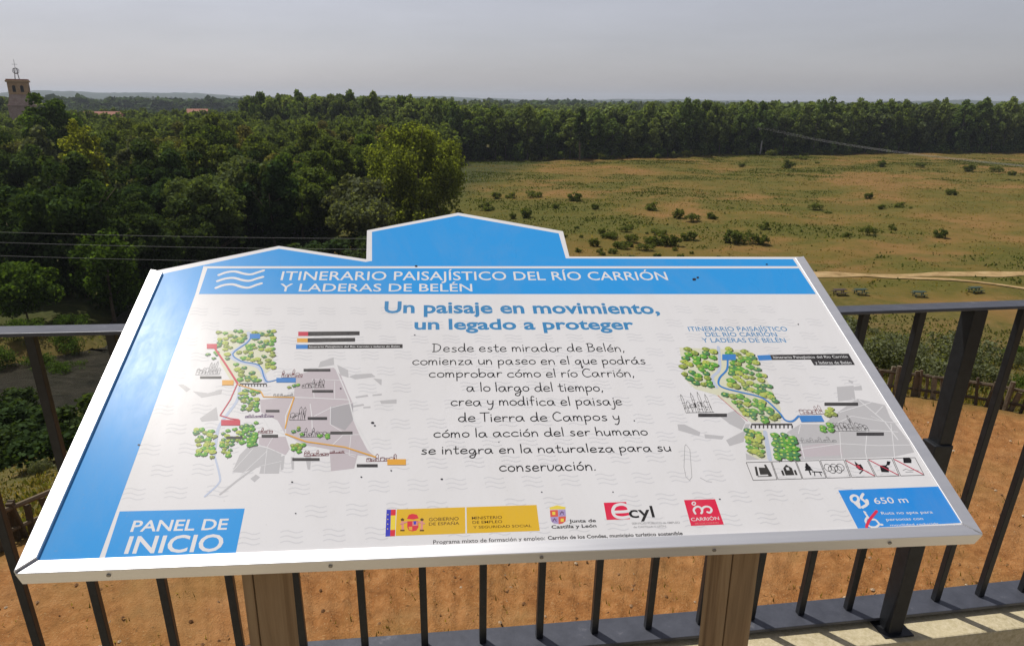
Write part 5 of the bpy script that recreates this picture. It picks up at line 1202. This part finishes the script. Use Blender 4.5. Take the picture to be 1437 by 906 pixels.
for a, b in ((-.6, -.6), (.6, -.6), (.6, .6), (-.6, .6)): mb.tube([(a, b, 25.6), (a * .7, b * .7, 27.4)], .09, 5)
for k in range(3): mb.tube([(math.cos(t) * .95 * math.cos(k * 1.05), math.cos(t) * .95 * math.sin(k * 1.05), 28.3 + math.sin(t) * .95) for t in [i * .524 for i in range(13)]], .1, 5, cap=False)
mb.tube([(0, 0, 27.4), (0, 0, 32)], .06, 5); mb.tube([(-.8, 0, 30.4), (.8, 0, 30.4)], .05, 5)
mb.build('iron_finial', m_iron, tower)
def house(name, x, y, w, d, h, rh, wm, rm, label, rz, nw=4):
    z = FLOOR; o = empty(name, (x, y, z)); o.rotation_euler = (0, 0, rz); tag(o, label, 'building')
    mb = MB(); mb.box((-w / 2, -d / 2, 0), (w / 2, d / 2, h)); mb.build('wall', wm, o)
    mb = MB(); e = .4
    mb.add([(-w / 2 - e, -d / 2 - e, h), (w / 2 + e, -d / 2 - e, h), (w / 2 + e, d / 2 + e, h), (-w / 2 - e, d / 2 + e, h), (-w / 2 - e, 0, h + rh), (w / 2 + e, 0, h + rh)], [(0, 1, 5, 4), (2, 3, 4, 5), (0, 4, 3), (1, 2, 5), (3, 2, 1, 0)]); mb.build('roof', rm, o)
    for i in range(nw):
        mb = MB(); cx_ = -w / 2 + w * (i + .5) / nw; mb.box((cx_ - .5, -d / 2 - .05, h - 2.4), (cx_ + .5, -d / 2 + .05, h - 1.0)); mb.build('window', m_dark, o)
    return o
house('farm_building', -166, 300, 14, 9, 9.4, 2.6, m_cream, m_tile, 'long building with a pink tiled roof among the trees right of the tower', R(20), 5)
house('house', -137, 322, 8, 8, 10.6, 2.4, m_cream, m_tile, 'cream house with a tiled roof showing above the wood', R(10), 3)
house('house', -121, 300, 6.5, 7, 9.8, 1.4, m_slate, m_slate, 'small blue-grey shed roof among the trees of the wood', R(-12), 2)

# ------------------------------------------------------------------ picnic tables by the track
m_gp = mat('green_paint', (.022, .045, .028), .7); m_bp = mat('brown_stained_wood', (.05, .03, .022), .7)
def picnic(x, y, rz, mt, label):
    o = empty('picnic_table', (x, y, gz(x, y) - .05)); o.scale = (.72, .72, .8); o.rotation_euler = (0, 0, rz); tag(o, label, 'picnic table')
    def b(n, *boxes):
        mb = MB()
        for lo, hi in boxes: mb.box(lo, hi)
        mb.build(n, mt, o, bevel=.01)
    b('table_top', ((-.85, -.38, .70), (.85, .38, .75)))
    for s_ in (-1, 1): b('bench', ((-.85, s_ * .62 - .13, .42), (.85, s_ * .62 + .13, .46)))
    for s_ in (-1, 1):
        b('leg', ((s_ * .55 - .05, -.70, .36), (s_ * .55 + .05, .70, .415)), ((s_ * .55 - .05, -.5, -.1), (s_ * .55 + .05, -.4, .36)), ((s_ * .55 - .05, .4, -.1), (s_ * .55 + .05, .5, .36)), ((s_ * .55 - .04, -.06, .415), (s_ * .55 + .04, .06, .70)))
picnic(31.6, 66.6, .1, m_bp, 'dark brown picnic table beside the track, nearest to the signboard')
picnic(33.8, 67.0, .1, m_gp, 'dark green picnic table right next to the brown one')
picnic(39.8, 67.5, -.1, m_gp, 'dark green picnic table alone in the grass between track and handrail')
picnic(45.7, 68.2, .15, m_gp, 'dark green picnic table beside the fork of the sandy track')

# ------------------------------------------------------------------ the air
m_air = bpy.data.materials.new('summer_haze'); m_air.use_nodes = True; t = m_air.node_tree; t.nodes.clear()
out = t.nodes.new('ShaderNodeOutputMaterial'); pv = t.nodes.new('ShaderNodeVolumePrincipled'); pv.inputs['Density'].default_value = .00013
pv.inputs['Color'].default_value = (.80, .88, 1.0, 1); pv.inputs['Anisotropy'].default_value = .2; t.links.new(pv.outputs[0], out.inputs['Volume'])
mb = MB(); mb.box((-9500, -9500, -40), (9500, 9500, 75)); tag(mb.build('haze', m_air), 'pale summer haze over the plain', None, None, 'stuff')
